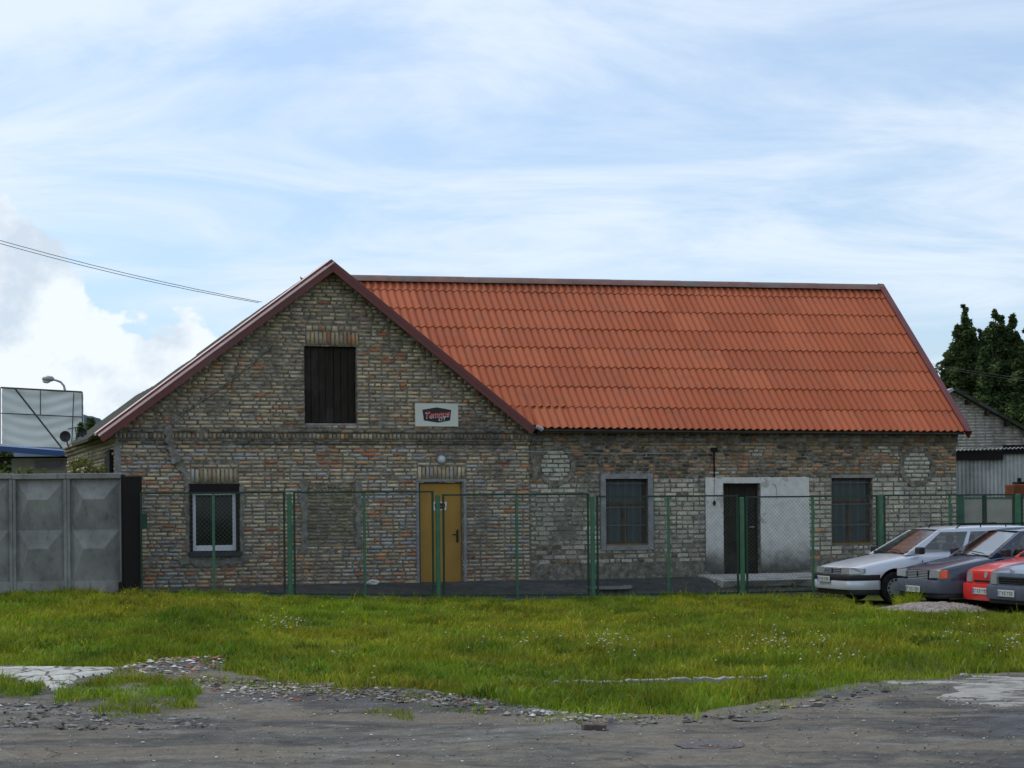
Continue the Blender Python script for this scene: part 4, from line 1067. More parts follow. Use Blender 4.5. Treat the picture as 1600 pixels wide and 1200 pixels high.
# ------------------------------------------------------------------ slab, yard bits
def local_root(name, u, w, label, cat, group=None, dz=0.0):
    p = hw(u, w); return empty(name, (p.x, p.y, tz(p.x, p.y) + dz), YAW, label, cat, group)
bm = bmesh.new()
V = [(5.60, -0.01, 0.325), (8.22, -0.01, 0.325), (8.10, -1.25, 0.235), (5.66, -1.25, 0.225)]
m = MB(); N = 14
def slabpt(s, t, dz):
    a = Vector(V[0]).lerp(Vector(V[1]), s); b_ = Vector(V[3]).lerp(Vector(V[2]), s); p = a.lerp(b_, t)
    p.y += (rnd.uniform(-.03, .02) if t > .9 else 0); return (p.x, p.y, p.z + dz + rnd.uniform(-.004, .004))
topv = [slabpt(i / N, j / 3, 0) for i in range(N + 1) for j in range(4)]
botv = [(x, y + (0.10 + 0.12 * rnd.random() if j % 4 == 3 else 0), z - 0.13 - 0.03 * rnd.random()) for j, (x, y, z) in enumerate(topv)]
fs = [(i * 4 + j, i * 4 + j + 1, (i + 1) * 4 + j + 1, (i + 1) * 4 + j) for i in range(N) for j in range(3)]
nv = len(topv)
fs += [(i * 4 + 3, nv + i * 4 + 3, nv + (i + 1) * 4 + 3, (i + 1) * 4 + 3) for i in range(N)] + [(j, nv + j, nv + j + 1, j + 1) for j in range(3)] + [(N * 4 + j, N * 4 + j + 1, nv + N * 4 + j + 1, nv + N * 4 + j) for j in range(3)]
slab = pydata('door_slab', topv + botv, [tuple(reversed(f)) for f in fs], M['slabc']); slab.location = ORG; slab.rotation_euler = (0, 0, YAW)
tag(slab, 'broken concrete step slab before the brown door in the white plaster', 'step')
def rock(name, loc, s, mat, label=None, cat=None, group=None, seed=0, parent=None):
    bm = bmesh.new(); bmesh.ops.create_icosphere(bm, subdivisions=2, radius=1)
    rr = random.Random(seed)
    for v in bm.verts:
        k = 1 + rr.uniform(-.22, .18); v.co = Vector((v.co.x * s[0] * k, v.co.y * s[1] * k, v.co.z * s[2] * k))
    me = bpy.data.meshes.new(name); bm.to_mesh(me); bm.free(); me.materials.append(mat)
    o = link(bpy.data.objects.new(name, me), parent); o.location = loc
    return tag(o, label, cat, group)
for k, (u, w) in enumerate(((5.95, -1.0), (6.9, -1.05), (7.7, -0.95))):
    p = hw(u, w); rock('rubble_block', (p.x, p.y, tz(p.x, p.y) + 0.06), (0.35, 0.16, 0.10), M['concrete'], ['left', 'middle', 'right'][k] + ' rubble lump propping up the concrete step slab', 'rubble', 'rubble under the step slab', k)
p = hw(-1.48, -0.25); rock('white_stone', (p.x, p.y, tz(p.x, p.y) + 0.04), (0.14, 0.08, 0.07), M['signwhite'], 'white lump lying at the foot of the wall left of the ochre door', 'stone', None, 9)
rr_ = local_root('manhole_ring', 3.25, -1.0, 'low concrete manhole ring in the dark asphalt under the rendered window', 'manhole')
m = MB(); m.lathe([(0.47, 0.0), (0.47, 0.05), (0.40, 0.055), (0.39, 0.02), (0.36, 0.02)], (0, 0, 0), 'z', 32); m.build('ring', M['cement'], rr_, 40)
m = MB(); m.lathe([(0.36, 0.035), (0.1, 0.04), (0.0, 0.04)], (0, 0, 0), 'z', 32); m.build('cover', M['darksteel'], rr_)
# pale kerb along the fence foot
for k, (u0, u1, w) in enumerate(((-2.6, -0.75, -2.02), (-0.6, 1.4, -2.05), (3.6, 5.4, -2.12))):
    m = MB(); a, b_ = hw(u0, w), hw(u1, w)
    n = 8; vs = []
    for i in range(n + 1):
        q = a.lerp(b_, i / n); zz = tz(q.x, q.y) + 0.035 + rnd.uniform(-.01, .01)
        for o_, dzz in ((-0.10, -0.1), (-0.09, 0), (0.10, 0), (0.11, -0.1)): vs.append((q.x + WX.x * o_, q.y + WX.y * o_, zz + dzz))
    m.add(vs, [(i * 4 + j, (i + 1) * 4 + j, (i + 1) * 4 + j + 1, i * 4 + j + 1) for i in range(n) for j in range(3)])
    o = m.build('kerb', M['cement']); tag(o, 'pale concrete edging along the foot of the green fence', kind='structure')

# ------------------------------------------------------------------ green chain-link fence
FW = -2.2
fence = empty('chain_link_fence', hw(0, FW), YAW, 'green steel framed chain link fence standing before the brick house', 'fence')
def fz(u): return float(np.interp(u, _pu, _pz))
posts = [(-3.46, 2.07), (-0.62, 2.03), (2.49, 1.985), (5.66, 1.94), (8.74, 1.985), (11.95, 1.97)]
me_post = None
for u, zt in posts:
    z0 = fz(u) - 0.25
    m = MB(); m.bbox(-0.042, 0.042, -0.03, 0.03, 0, zt - z0, 0.012)
    o = m.build('post', M['green'], fence); o.location = (u, 0, z0)
frames = [(-6.17, -3.56, 2.106, 0.22, 0.12), (-3.37, -0.72, 2.105, 0.11, 0.03), (-0.51, 2.40, 2.04, 0.02, -0.03), (2.59, 5.56, 1.99, -0.04, -0.06), (5.76, 8.66, 1.962, -0.06, -0.06), (8.83, 11.85, 1.972, -0.06, -0.08), (12.05, 14.6, 1.96, -0.08, -0.08)]
def mesh_panel(w, h, s=0.058, r=0.0015):
    m = []
    V, Fc = [], []
    def wire(a, b_):
        a, b_ = np.array(a), np.array(b_); d = b_ - a; L = np.hypot(*d)
        if L < 0.02: return
        n_ = np.array([-d[1], d[0]]) / L * r; i = len(V)
        for p in (a, b_): V.extend([(p[0] + n_[0], 0, p[1] + n_[1]), (p[0] - n_[0], r, p[1] - n_[1]), (p[0] - n_[0], -r, p[1] - n_[1])])
        Fc.extend([(i, i + 3, i + 4, i + 1), (i + 1, i + 4, i + 5, i + 2), (i + 2, i + 5, i + 3, i)])
    c = -h
    while c < w:            # rising and falling wires
        x0, x1 = max(c, 0), min(c + h, w)
        if x1 > x0:
            wire((x0, x0 - c), (x1, x1 - c)); wire((x0, h - (x0 - c)), (x1, h - (x1 - c)))
        c += s * 1.414
    return V, Fc
for (u0, u1, zt, zl, zr) in frames:
    t = 0.017; zl += 0.07; zr += 0.07
    fr = empty('panel_frame', ((u0 + u1) / 2, 0, 0)); fr.parent = fence
    c = (u0 + u1) / 2; a, b_ = u0 - c, u1 - c
    m = MB()
    m.box(a - t, a + t, -0.02, 0.02, zl, zt); m.box(b_ - t, b_ + t, -0.02, 0.02, zr, zt); m.box(a + t, b_ - t, -0.02, 0.02, zt - 2 * t, zt - 0.002)
    m.add([(a + t, -.019, zl), (b_ - t, -.019, zr), (b_ - t, .019, zr), (a + t, .019, zl), (a + t, -.019, zl + .035), (b_ - t, -.019, zr + .035), (b_ - t, .019, zr + .035), (a + t, .019, zl + .035)],
          [(0, 3, 2, 1), (4, 5, 6, 7), (0, 1, 5, 4), (3, 7, 6, 2)])
    m.build('rail', M['greendark'], fr)
    m = MB(); m.box(-0.022, 0.022, -0.026, 0.018, (zl + zr) / 2 - 0.12, zt - 0.036); m.build('stile', M['green'], fr)
    V, Fc = mesh_panel(u1 - u0 - 2 * t, zt - max(zl, zr) - 0.05)
    V = [(x + a + t, y_, z + max(zl, zr) + 0.02) for x, y_, z in V]
    pydata('wire_mesh', V, Fc, M['wire'], fr)
# hinge box on the gate at the left
m = MB(); m.bbox(-6.15, -6.06, -0.03, 0.03, 1.45, 1.72, 0.005); m.build('lock_box', M['greendark'], fence)

# dark gate post and concrete fence at the left
p = at(207, 925, 32.7)
gp = empty('gate_post', (p.x, p.y, tz(p.x, p.y) - 0.1), 0, 'tall black steel gate leaf edge between the concrete fence and the green fence', 'gate post')
zt = at(207, 744, 32.7).z - gp.location.z
m = MB(); m.bbox(-0.145, 0.145, -0.05, 0.22, 0, zt, 0.008); m.build('leaf', M['black'], gp)
m = MB(); m.bbox(-0.19, -0.15, -0.02, 0.2, 0.2, zt + 0.03, 0.005); m.bbox(-0.24, -0.146, -0.08, 0.10, 0.05, 0.34, 0.01); m.build('hinge', M['black'], gp)
YF = 33.0
cf = empty('concrete_fence', (at(193, 930, YF).x, YF, 0), R(-0.3), 'grey precast concrete fence with raised diamond relief at the left', 'fence')
def fence_panel(x0, x1, zb, zt, name='panel'):
    """one bay between ribs: frame ribs, cap, two pyramidal relief fields"""
    m = MB()
    m.add([(x0, 0, zb), (x1, 0, zb), (x1, 0, zt), (x0, 0, zt)], [(0, 1, 2, 3)])
    def field(a, b_, lo, hi, d=0.14):
        # truncated pyramid: flat face low in the field, as on the photo
        o = [(a, 0.002, lo), (b_, 0.002, lo), (b_, 0.002, hi), (a, 0.002, hi)]
        ia, ib = a + (b_ - a) * 0.27, a + (b_ - a) * 0.70; mz = hi - (hi - lo) * 0.36
        m.add(o + [(ia, -d, mz), (ib, -d, mz)], [(4, 5, 2, 3), (0, 1, 5, 4), (0, 4, 3), (1, 2, 5)])
    h0, h1 = zb + 0.48, zt - 0.13
    mid = (h0 + h1) / 2 + 0.02
    field(x0 + 0.08, x1 - 0.08, mid, h1 - 0.03); field(x0 + 0.08, x1 - 0.08, h0, mid - 0.0)
    m.bbox(x0 + 0.06, x1 - 0.06, -0.05, 0.01, zb, h0, 0.004)          # plinth
    m.bbox(x0, x0 + 0.058, -0.06, 0.02, zb, zt - 0.1, 0.006); m.bbox(x1 - 0.058, x1, -0.06, 0.02, zb, zt - 0.1, 0.006)
    m.bbox(x0, x1, -0.09, 0.08, zt - 0.1, zt, 0.008)
    m.box(x0, x1, 0.01, 0.08, zb, zt - 0.1)
    return m.build(name, M['concrete'], cf)
zt_ = at(100, 740, YF).z
xs_ = [at(x, 740, YF).x - cf.location.x for x in (20, 105, 193)]
bw = xs_[2] - xs_[1]
fence_panel(xs_[1] + .002, xs_[2], 0.0, zt_); fence_panel(xs_[0] + .004, xs_[1] - .002, 0.0, zt_)
for k in range(1, 8): fence_panel(xs_[0] - bw * k + .004, xs_[0] - bw * (k - 1) - .002, 0.0, zt_ + 0.01)

# ------------------------------------------------------------------ background left
def root_at(name, x, y, z, label, cat, rz=0.0, group=None): return empty(name, (x, y, z), rz, label, cat, group)
YB = 62.0
a, b_, c, d = at(3, 606, YB), at(130, 613, YB), at(131, 700, YB), at(3, 697, YB)
bb = root_at('billboard', (a.x + b_.x) / 2, YB, 0, 'back of a large white tarpaulin billboard on a thin steel frame', 'billboard')
ox = bb.location.x
m = MB(); N1, N2 = 24, 30; vs = []
for j in range(N2 + 1):
    t = j / N2
    for i in range(N1 + 1):
        s = i / N1; top_, bot_ = a.lerp(b_, s), d.lerp(c, s); q = bot_.lerp(top_, t)
        vs.append((q.x - ox, 0.022 * math.sin(t * 34 + 4.5 * math.sin(s * 4)) * (0.4 + 0.6 * vnoise(s * 3, t * 9)) , q.z))
m.add(vs, [(j * (N1 + 1) + i, j * (N1 + 1) + i + 1, (j + 1) * (N1 + 1) + i + 1, (j + 1) * (N1 + 1) + i) for j in range(N2) for i in range(N1)])
m.build('tarpaulin', M['tarp'], bb, True)
m = MB()
L_ = lambda p, q, r_=0.035, y=-0.16: m.tube([(p.x - ox, y, p.z), (q.x - ox, y, q.z)], r_, 5)
for p, q in ((a, b_), (b_, c), (d, a), (at(3, 646, YB), at(130, 652, YB)), (at(65, 611, YB), at(65, 648, YB)), (at(117, 614, YB), at(114, 692, YB))): L_(p, q, 0.018 if p is not a else 0.03)
m.build('frame', M['darksteel'], bb)
m = MB(); q0, q1 = at(26, 608, YB), at(108, 703, YB); m.tube([(q0.x - ox, -0.2, q0.z), (q1.x - ox, -0.9, q1.z)], 0.03, 6); m.build('brace', M['darksteel'], bb)
for px in (10, 120):
    q = at(px, 690, YB); m = MB(); m.box(q.x - ox - 0.08, q.x - ox + 0.08, 0.15, 0.3, 0, q.z + 0.3); m.build('post', M['darksteel'], bb)
q = at(102, 640, 70); sl = root_at('street_lamp', q.x, 70, 0, 'curved arm street lamp rising behind the white billboard', 'street lamp')
g = lambda x, y: (at(x, y, 70).x - q.x, 0, at(x, y, 70).z)
m = MB(); m.tube([(0, 0, 0), g(102, 660), g(102, 612), g(100, 603), g(95, 597), g(87, 594), g(80, 593)], [0.09, 0.06, 0.05, 0.045, 0.045, 0.04, 0.04], 8); m.build('pole', M['grey_steel'], sl, True)
m = MB(); h = g(74, 592); m.lathe([(0.0, -0.22), (0.09, -0.16), (0.13, 0.0), (0.10, 0.2), (0.04, 0.26)], h, 'x', 12); m.build('lamp_head', M['grey_steel'], sl, True)
m = MB(); m.lathe([(0.0, -0.2), (0.07, -0.14), (0.09, 0.0), (0.05, 0.1), (0, 0.12)], (h[0], 0, h[2] - 0.09), 'x', 12); m.build('lamp_glass', M['lampwhite'], sl, True)
# blue canopied kiosk
YK = 50.0
kl, kr = at(-40, 695, YK), at(118, 707, YK)
ks = root_at('kiosk', (kl.x + kr.x) / 2, YK, 0, 'low pale kiosk under a blue canopy edge behind the concrete fence', 'kiosk'); ox = ks.location.x
m = MB(); m.add([(kl.x - ox, -1.2, kl.z - .14), (kr.x - ox, -1.2, kr.z - .14), (kr.x - ox, -1.2, kr.z), (kl.x - ox, -1.2, kl.z), (kl.x - ox, 2.5, kl.z + .1), (kr.x - ox, 2.5, kr.z + .1), (kl.x - ox, 2.5, kl.z - .1), (kr.x - ox, 2.5, kr.z - .1)],
              [(0, 1, 2, 3), (3, 2, 5, 4), (1, 0, 6, 7), (1, 7, 5, 2), (0, 3, 4, 6), (4, 5, 7, 6)]); m.build('canopy', M['blue'], ks)
x0, x1 = at(18, 720, YK).x - ox, at(108, 720, YK).x - ox; z1 = at(60, 716, YK).z
m = MB(); m.box(x0, x1, 0.0, 2.2, 0, z1); m.build('wall', M['kiosk'], ks)
m = MB(); m.box(kl.x - ox + .1, kr.x - ox - .1, 0.05, 2.3, z1 + 0.002, kr.z - 0.10); m.build('soffit', M['black'], ks)
wx0, wx1, wz0, wz1 = at(56, 731, YK).x - ox, at(97, 731, YK).x - ox, at(70, 731, YK).z, at(70, 722, YK).z
m = MB(); m.bbox(wx0 - .04, wx1 + .04, -0.04, -0.002, wz0 - .04, wz1 + .04, 0.005); fr = m.build('window', M['cement'], ks)
m = MB(); m.box(wx0, wx1, -0.05, -0.042, wz0, wz1); m.build('pane', M['glass_dark'], fr)
# satellite dishes clamped to the left eave
for k, (px, py, Yd, rad) in enumerate(((102, 682, 41.5, 0.13), (129, 676, 39.6, 0.10))):
    q = at(px, py, Yd); dsh = root_at('satellite_dish', q.x, q.y, q.z, ['round dark satellite dish before the billboard', 'second dark satellite dish nearer the roof edge'][k], 'satellite dish')
    m = MB(); pr = [(0.0, 0.035), (rad * .5, 0.027), (rad * .85, 0.008), (rad, -0.008), (rad * .97, -0.004), (rad * .8, 0.015), (0, 0.045)]
    m.lathe(pr, (0, 0, 0), 'y', 18); m.build('dish', M['darksteel'], dsh, 40)
    m = MB(); m.tube([(0, 0.04, 0), (0.03, 0.1, -0.2), (0.12, 0.1, -0.32)], 0.018, 5); m.tube([(0, 0.03, -0.1), (0, -0.12, -0.02)], 0.008, 4); m.build('bracket', M['darksteel'], dsh)
# television aerial
q = at(118, 669, 41); ae = root_at('aerial', q.x, q.y, q.z, 'small dark aerial rod above the left roof edge', 'aerial')
m = MB(); m.tube([(-0.18, 0, -0.02), (0.14, 0, 0.04)], 0.012, 5); m.tube([(0.0, 0, 0.01), (0.05, 0, -0.45)], 0.012, 5); m.build('rod', M['darksteel'], ae)
# far hill
vs, n = [], 60
Yh = 1400
n = 330
for i in range(n + 1):
    px = -1500 + i * 6; py = 800 - 150 * math.exp(-((px - 110) / 170.0) ** 2) - 60 * math.exp(-((px + 500) / 300.0) ** 2) - 9 * float(fbm(px / 11.0, 3.0, 5))
    q = at(px, py, Yh); vs += [(q.x, Yh, -5), (q.x, Yh, q.z), (q.x, Yh + 500, -5)]
hl = pydata('hill', vs, [(i * 3 + j, (i + 1) * 3 + j, (i + 1) * 3 + j + 1, i * 3 + j + 1) for i in range(n) for j in range(2)], M['hill'])
tag(hl, 'far wooded hill coloured blue for haze, low on the horizon at the left', kind='structure')
# overhead cables
for k, (p0, p1, sag) in enumerate(((at(-560, 190, 32), at(409, 472, 41.5), 0.30), (at(-560, 191, 32), at(404, 473, 41.6), 0.34))):
    m = MB(); m.tube([p0.lerp(p1, t) - Vector((0, 0, sag * 4 * t * (1 - t))) for t in np.linspace(0, 1, 16)], 0.0065, 4)
    tag(m.build('overhead_cable', M['darksteel']), ['upper thin overhead cable running to the roof of the gable', 'lower thin overhead cable running to the roof of the gable'][k], 'cable')
for k, (y0, y1) in enumerate(((563, 600), (566, 604))):
    p0, p1 = at(1430, y0, 50), at(1700, y1, 46)
    m = MB(); m.tube([p0.lerp(p1, t) - Vector((0, 0, 0.3 * 4 * t * (1 - t) * .3)) for t in np.linspace(0, 1, 12)], 0.004, 4)
    tag(m.build('overhead_cable', M['darksteel']), ['upper faint cable crossing before the dark trees at the right', 'lower faint cable crossing before the dark trees at the right'][k], 'cable')

# ------------------------------------------------------------------ background right
YG = 52.0
ap = at(1487, 611, YG); rs = at(1640, 696, YG)
gb = root_at('gable_building', ap.x, YG, 0, 'grey brick gable building behind the right end of the brick house', 'building')
hwid = rs.x - ap.x; zr_ = rs.z
B = []
z = 1.9
while z < ap.z:
    k_ = (z - zr_) / (ap.z - zr_); half = hwid * (1 - max(k_, 0)) if z > zr_ else hwid
    u = -min(half, 1.2)
    while u < half - 0.1:
        l = min(0.27, half - u)
        B.append((u + .006, z, l - .012, .075, -0.008 - rnd.uniform(0, .006), jit(srgb(192, 186, 178), .08))); u += l
    z += 0.088
V, Fc, C = brick_geo(B); o = npmesh('brickwork', V, Fc, 4, M['brick_col'], gb, C); o['kind'] = 'stuff'
m = MB(); m.prism([(-hwid, 0), (hwid, 0), (hwid, zr_), (0, ap.z), (-hwid, zr_)], 'y', 0.0, 9.0); m.build('wall', M['cement'], gb)
for s in (1, -1):
    m = MB(); d_ = Vector((hwid * s, 0, zr_ - ap.z)); nn = Vector((-d_.z * s, 0, d_.x * s)).normalized()
    p0, p1 = Vector((0, 0, ap.z)), Vector((hwid * s, 0, zr_)) + d_ * 0.06
    vs = [(p.x + nn.x * o_, y, p.z + nn.z * o_) for y in (-0.3, 9.2) for p, o_ in ((p0, 0.0), (p1, 0.0), (p1, 0.09), (p0, 0.09))]
    m.add(vs, [(0, 1, 2, 3), (7, 6, 5, 4), (3, 2, 6, 7), (0, 4, 5, 1), (1, 5, 6, 2)]); m.build('roof', M['oldroof'] if s > 0 else M['grey_steel'], gb)
m = MB()
for k in range(5):
    t = 0.15 + 0.2 * k; q = Vector((0, 0, ap.z)).lerp(Vector((hwid, 0, zr_)), t); m.box(q.x - .05, q.x + .05, -0.28, -0.0, q.z - 0.16, q.z - 0.02)
m.build('rafter_ends', M['darkwood'], gb)
# corrugated shed
YS = 44.0
s0, s1 = at(1470, 705, YS), at(1680, 690, YS)
sh = root_at('corrugated_shed', s0.x, YS, 0, 'grey corrugated shed wall beyond the right end of the brick house', 'shed'); ox = s0.x
W_ = s1.x - s0.x
m = MB(); per = 0.098; n = int(W_ / per * 6); pts = [(i * per / 6, 0.018 * math.cos(2 * math.pi * i / 6)) for i in range(n)]
zt2 = at(1500, 712, YS).z
m.add([(x, y, 0) for x, y in pts] + [(x, y, zt2 + 0.1 + 0.03 * x) for x, y in pts], [(i, i + 1, n + i + 1, n + i) for i in range(n - 1)]); m.build('wall_sheet', M['shedsheet'], sh, True)
zf0, zf1 = at(1495, 719, YS).z, at(1495, 705, YS).z
xe = at(1566, 715, YS).x - ox
m = MB(); m.box(0, xe, -0.10, -0.03, zf0, zf1); m.box(xe + .002, W_, -0.09, -0.03, zf0 + 0.14, zf1 + 0.14); m.build('fascia', M['black'], sh)
m = MB(); ctop = [(x, -0.16 + (0), zf1 + 0.02 + 0.025 * x + y) for x, y in pts]
m.add(ctop + [(x, 3.0, z - 0.1) for x, y, z in ctop] + [(x, y, z - 0.02) for x, y, z in ctop], [(i, i + 1, n + i + 1, n + i) for i in range(n - 1)] + [(2 * n + i, 2 * n + i + 1, i + 1, i) for i in range(n - 1)]); m.build('roof', M['shedsheet'], sh, True)
# rusty tank
q0, q1 = at(1579, 757, 42), at(1625, 775, 42)
rt = root_at('rusty_tank', (q0.x + q1.x) / 2, 42, 0, 'rusty red brown steel tank top before the corrugated shed', 'tank')
hw2 = (q1.x - q0.x) / 2
m = MB(); m.bbox(-hw2, hw2, -0.3, 0.5, 0.3, q0.z, 0.02); m.build('body', M['rust'], rt)
m = MB(); m.bbox(-hw2 + 0.12, hw2 - .1, -0.2, 0.3, q0.z + .002, q0.z + 0.06, 0.01); m.lathe([(0.05, 0), (0.05, 0.1), (0.0, 0.1)], (-0.14, 0, q0.z + .05), 'z', 8); m.build('lid', M['black'], rt)
m = MB(); m.box(-hw2, -hw2 + .06, -0.2, -0.14, 0, 0.3); m.box(hw2 - .06, hw2, -0.2, -0.14, 0, 0.3); m.build('stand', M['black'], rt)
# green framed boarded gates behind the fence
YQ = 40.5
g0 = at(1491, 775, YQ)
gt = root_at('boarded_gate', g0.x, YQ, 0, 'green framed gate with pale boards behind the parked cars', 'gate'); ox = g0.x
X_ = lambda px: at(px, 800, YQ).x - ox
Z_ = lambda py: at(1540, py, YQ).z
for k, (x0, x1) in enumerate(((1493, 1506), (1535, 1541), (1582, 1596), (1640, 1650))):
    m = MB(); m.bbox(X_(x0), X_(x1), -0.04, 0.04, 0, Z_(774), 0.008); m.build('post', M['green'] if k != 1 else M['greendark'], gt)
for k, (x0, x1) in enumerate(((1507, 1534), (1542, 1581), (1597, 1639))):
    m = MB(); m.box(X_(x0), X_(x1), -0.02, 0.0, Z_(819), Z_(780)); m.build('board', M['fencepanel'], gt)
    m = MB(); m.box(X_(x0), X_(x1), -0.03, 0.01, Z_(780) + .002, Z_(777)); m.box(X_(x0), X_(x1), -0.03, 0.01, Z_(822), Z_(819) - .002); m.box(X_(x0), X_(x1), -0.02, 0.0, 0.1, Z_(822) - .002); m.build('rail', M['green'], gt)

# ------------------------------------------------------------------ foliage helpers and trees
def leaf_cloud(name, centers, n_each, rad, size, mat, parent, tint=(0.6, 1.35), flat=0.5):
    """many small leaf faces scattered through the given clumps"""
    cs = np.repeat(np.array(centers), n_each, 0); n = len(cs)
    rads = np.repeat(np.array([rad] * len(centers) if np.isscalar(rad) else rad), n_each)
    d = nr.normal(size=(n, 3)); d /= np.linalg.norm(d, axis=1)[:, None]
    p = cs + d * (rads * nr.random(n) ** 0.45)[:, None] * np.array([1, 1, 1.15])
    a = nr.normal(size=(n, 3)); a[:, 2] *= flat; a /= np.linalg.norm(a, axis=1)[:, None]
    b_ = np.cross(a, nr.normal(size=(n, 3))); b_ /= np.linalg.norm(b_, axis=1)[:, None]
    s = size * nr.uniform(0.6, 1.35, n)[:, None]
    V = np.stack([p - a * s, p + b_ * s * 0.45, p + a * s, p - b_ * s * 0.45], 1).reshape(-1, 3)
    F_ = np.arange(4 * n).reshape(-1, 4)
    clump = np.repeat(nr.uniform(0.75, 1.25, len(centers)), n_each)
    k = nr.uniform(tint[0], tint[1], n) * clump
    C = np.ones((n, 4, 4)); C[..., 0] = (k * nr.uniform(0.9, 1.25, n))[:, None]; C[..., 1] = k[:, None]; C[..., 2] = (k * 0.95)[:, None]
    return npmesh(name, V, F_, 4, mat, parent, C.reshape(-1, 4))
def tree(name, x, y, tops, label, base_z=0.0, spread=1.0, size=0.085, dens=1.0, mat='leaf', trunk_r=0.14, mid=3.0, cat='tree', group=None, lowest=None):
    """tops: (dx, dy, height) of each upright leader"""
    r_ = empty(name, (x, y, base_z), 0, label, cat, group)
    m = MB(); cents, rads = [], []
    m.tube([(0, 0, -0.2), (0.05, 0, mid * .5), (0, 0.05, mid)], [trunk_r, trunk_r * .8, trunk_r * .6], 8)
    for (tx, ty, th) in tops:
        path = [Vector((0, 0.03, mid * rnd.uniform(.6, .95)))]
        for t in (0.3, 0.6, 0.85, 1.0):
            path.append(Vector((tx * min(1, t * 1.5) + rnd.uniform(-.1, .1), ty * min(1, t * 1.5) + rnd.uniform(-.1, .1), mid + (th - mid) * t)))
        m.tube(path, [trunk_r * .5, trunk_r * .35, trunk_r * .22, trunk_r * .12, trunk_r * .05], 5)
        L = th - (lowest if lowest is not None else mid * 0.6)
        nb = int(48 * dens)
        for k in range(nb):
            t = (k + rnd.random()) / nb
            zc = th - 0.05 - L * t
            wide = spread * (0.035 + 0.75 * t ** 0.9) * rnd.uniform(0.1, 1.0)
            an = rnd.uniform(0, 2 * math.pi)
            tt = max(0, min(1, (zc - mid) / max(th - mid, .1)))
            cx_, cy_ = tx * min(1, tt * 1.5) if zc > mid else tx * .6, ty * min(1, tt * 1.5) if zc > mid else ty * .6
            c = (cx_ + math.cos(an) * wide, cy_ + math.sin(an) * wide, zc + wide * rnd.uniform(0.1, 0.8))
            cents.append(c); rads.append(min(rnd.uniform(.10, .17), 0.05 + 0.6 * t) + 0.24 * t * rnd.uniform(.3, 1.3))
            if k % 3 == 0: m.tube([(cx_, cy_, zc - 0.1), ((cx_ + c[0]) / 2, (cy_ + c[1]) / 2, zc + wide * .1), c], [0.03, 0.02, 0.008], 4, caps=False)
    m.build('trunk', M['bark'], r_, True)
    leaf_cloud('crown', cents, int(80 * dens), rads, size, M[mat], r_)
    return r_
def T(px, py, Y): q = at(px, py, Y); return q
q = at(1506, 640, 62)
def leaders(px_list, q, Yt): return [(at(px, py, Yt).x - q.x, rnd.uniform(-.5, .5), at(px, py, Yt).z) for px, py in px_list]
tree('poplar_tree', q.x, 62, leaders([(1501, 478), (1508, 496), (1513, 520), (1491, 508), (1496, 535), (1482, 548), (1524, 508), (1520, 545), (1474, 580), (1536, 512), (1468, 600)], q, 62), 'dark tree with the tallest pointed leader right of the orange roof', 0, 1.5, 0.075, 1.15, mid=4.2, lowest=3.0)
q = at(1562, 640, 61)
tree('poplar_tree', q.x, 61, leaders([(1550, 485), (1555, 505), (1563, 494), (1577, 490), (1571, 515), (1545, 512), (1584, 520), (1533, 545), (1567, 535), (1590, 535)], q, 61), 'dark tree with a row of spiky tops in the middle of the group', 0, 1.5, 0.075, 1.2, mid=4.0, lowest=2.6)
q = at(1612, 640, 60)
tree('poplar_tree', q.x, 60, leaders([(1597, 518), (1608, 505), (1625, 500), (1640, 520), (1590, 560)], q, 60), 'dark tree cut by the right edge of the picture', 0, 1.5, 0.075, 1.15, mid=3.8, lowest=2.5)
q = at(1530, 640, 66)
tree('broadleaf_tree', q.x, 66, leaders([(1480, 580), (1500, 560), (1530, 560), (1555, 560), (1590, 565), (1610, 575)], q, 66), 'broad dark tree filling the gaps behind the pointed ones', 0, 1.3, 0.08, 1.1, mid=3.2, lowest=2.0)
q = at(140, 690, 56)
tree('broadleaf_tree', q.x, 56, leaders([(136, 653), (148, 655), (158, 660), (128, 662)], q, 56), 'small dark tree between the billboard and the roof', 0, 0.5, 0.08, 0.8, mid=2.6, lowest=2.0)
q = at(10, 720, 54)
tree('shrub', q.x, 54, leaders([(0, 700), (14, 706), (-20, 695)], q, 54), 'dark bush under the blue canopy at the left edge', 0, 0.5, 0.08, 0.8, mid=1.5, cat='bush', lowest=1.0)
# weeds on top of the concrete fence
for k, (px, py, wd, nn) in enumerate(((30, 740, 0.5, 7), (137, 738, 0.30, 6), (122, 722, 0.18, 4))):
    q = at(px, py, YF + 0.5); r_ = empty('climbing_shrub', (q.x, q.y, 0.2), 0, ['yellow green shrub along the fence top at the left', 'yellow green shrub above the last concrete bay', 'thin leafy shoot against the left house wall'][k], 'shrub')
    cs = [(rnd.uniform(-wd, wd), rnd.uniform(-.15, .15), q.z - 0.2 + rnd.uniform(-.12, .06)) for _ in range(nn * 3)]
    leaf_cloud('leaves', cs, 26, 0.09, 0.035, M['leaf_y'], r_)
    m = MB()
    for c in cs[::2]: m.tube([(c[0] * .4, 0, 0), (c[0] * .8, c[1], c[2] * .6), c], 0.008, 4)
    m.build('stems', M['bark'], r_)

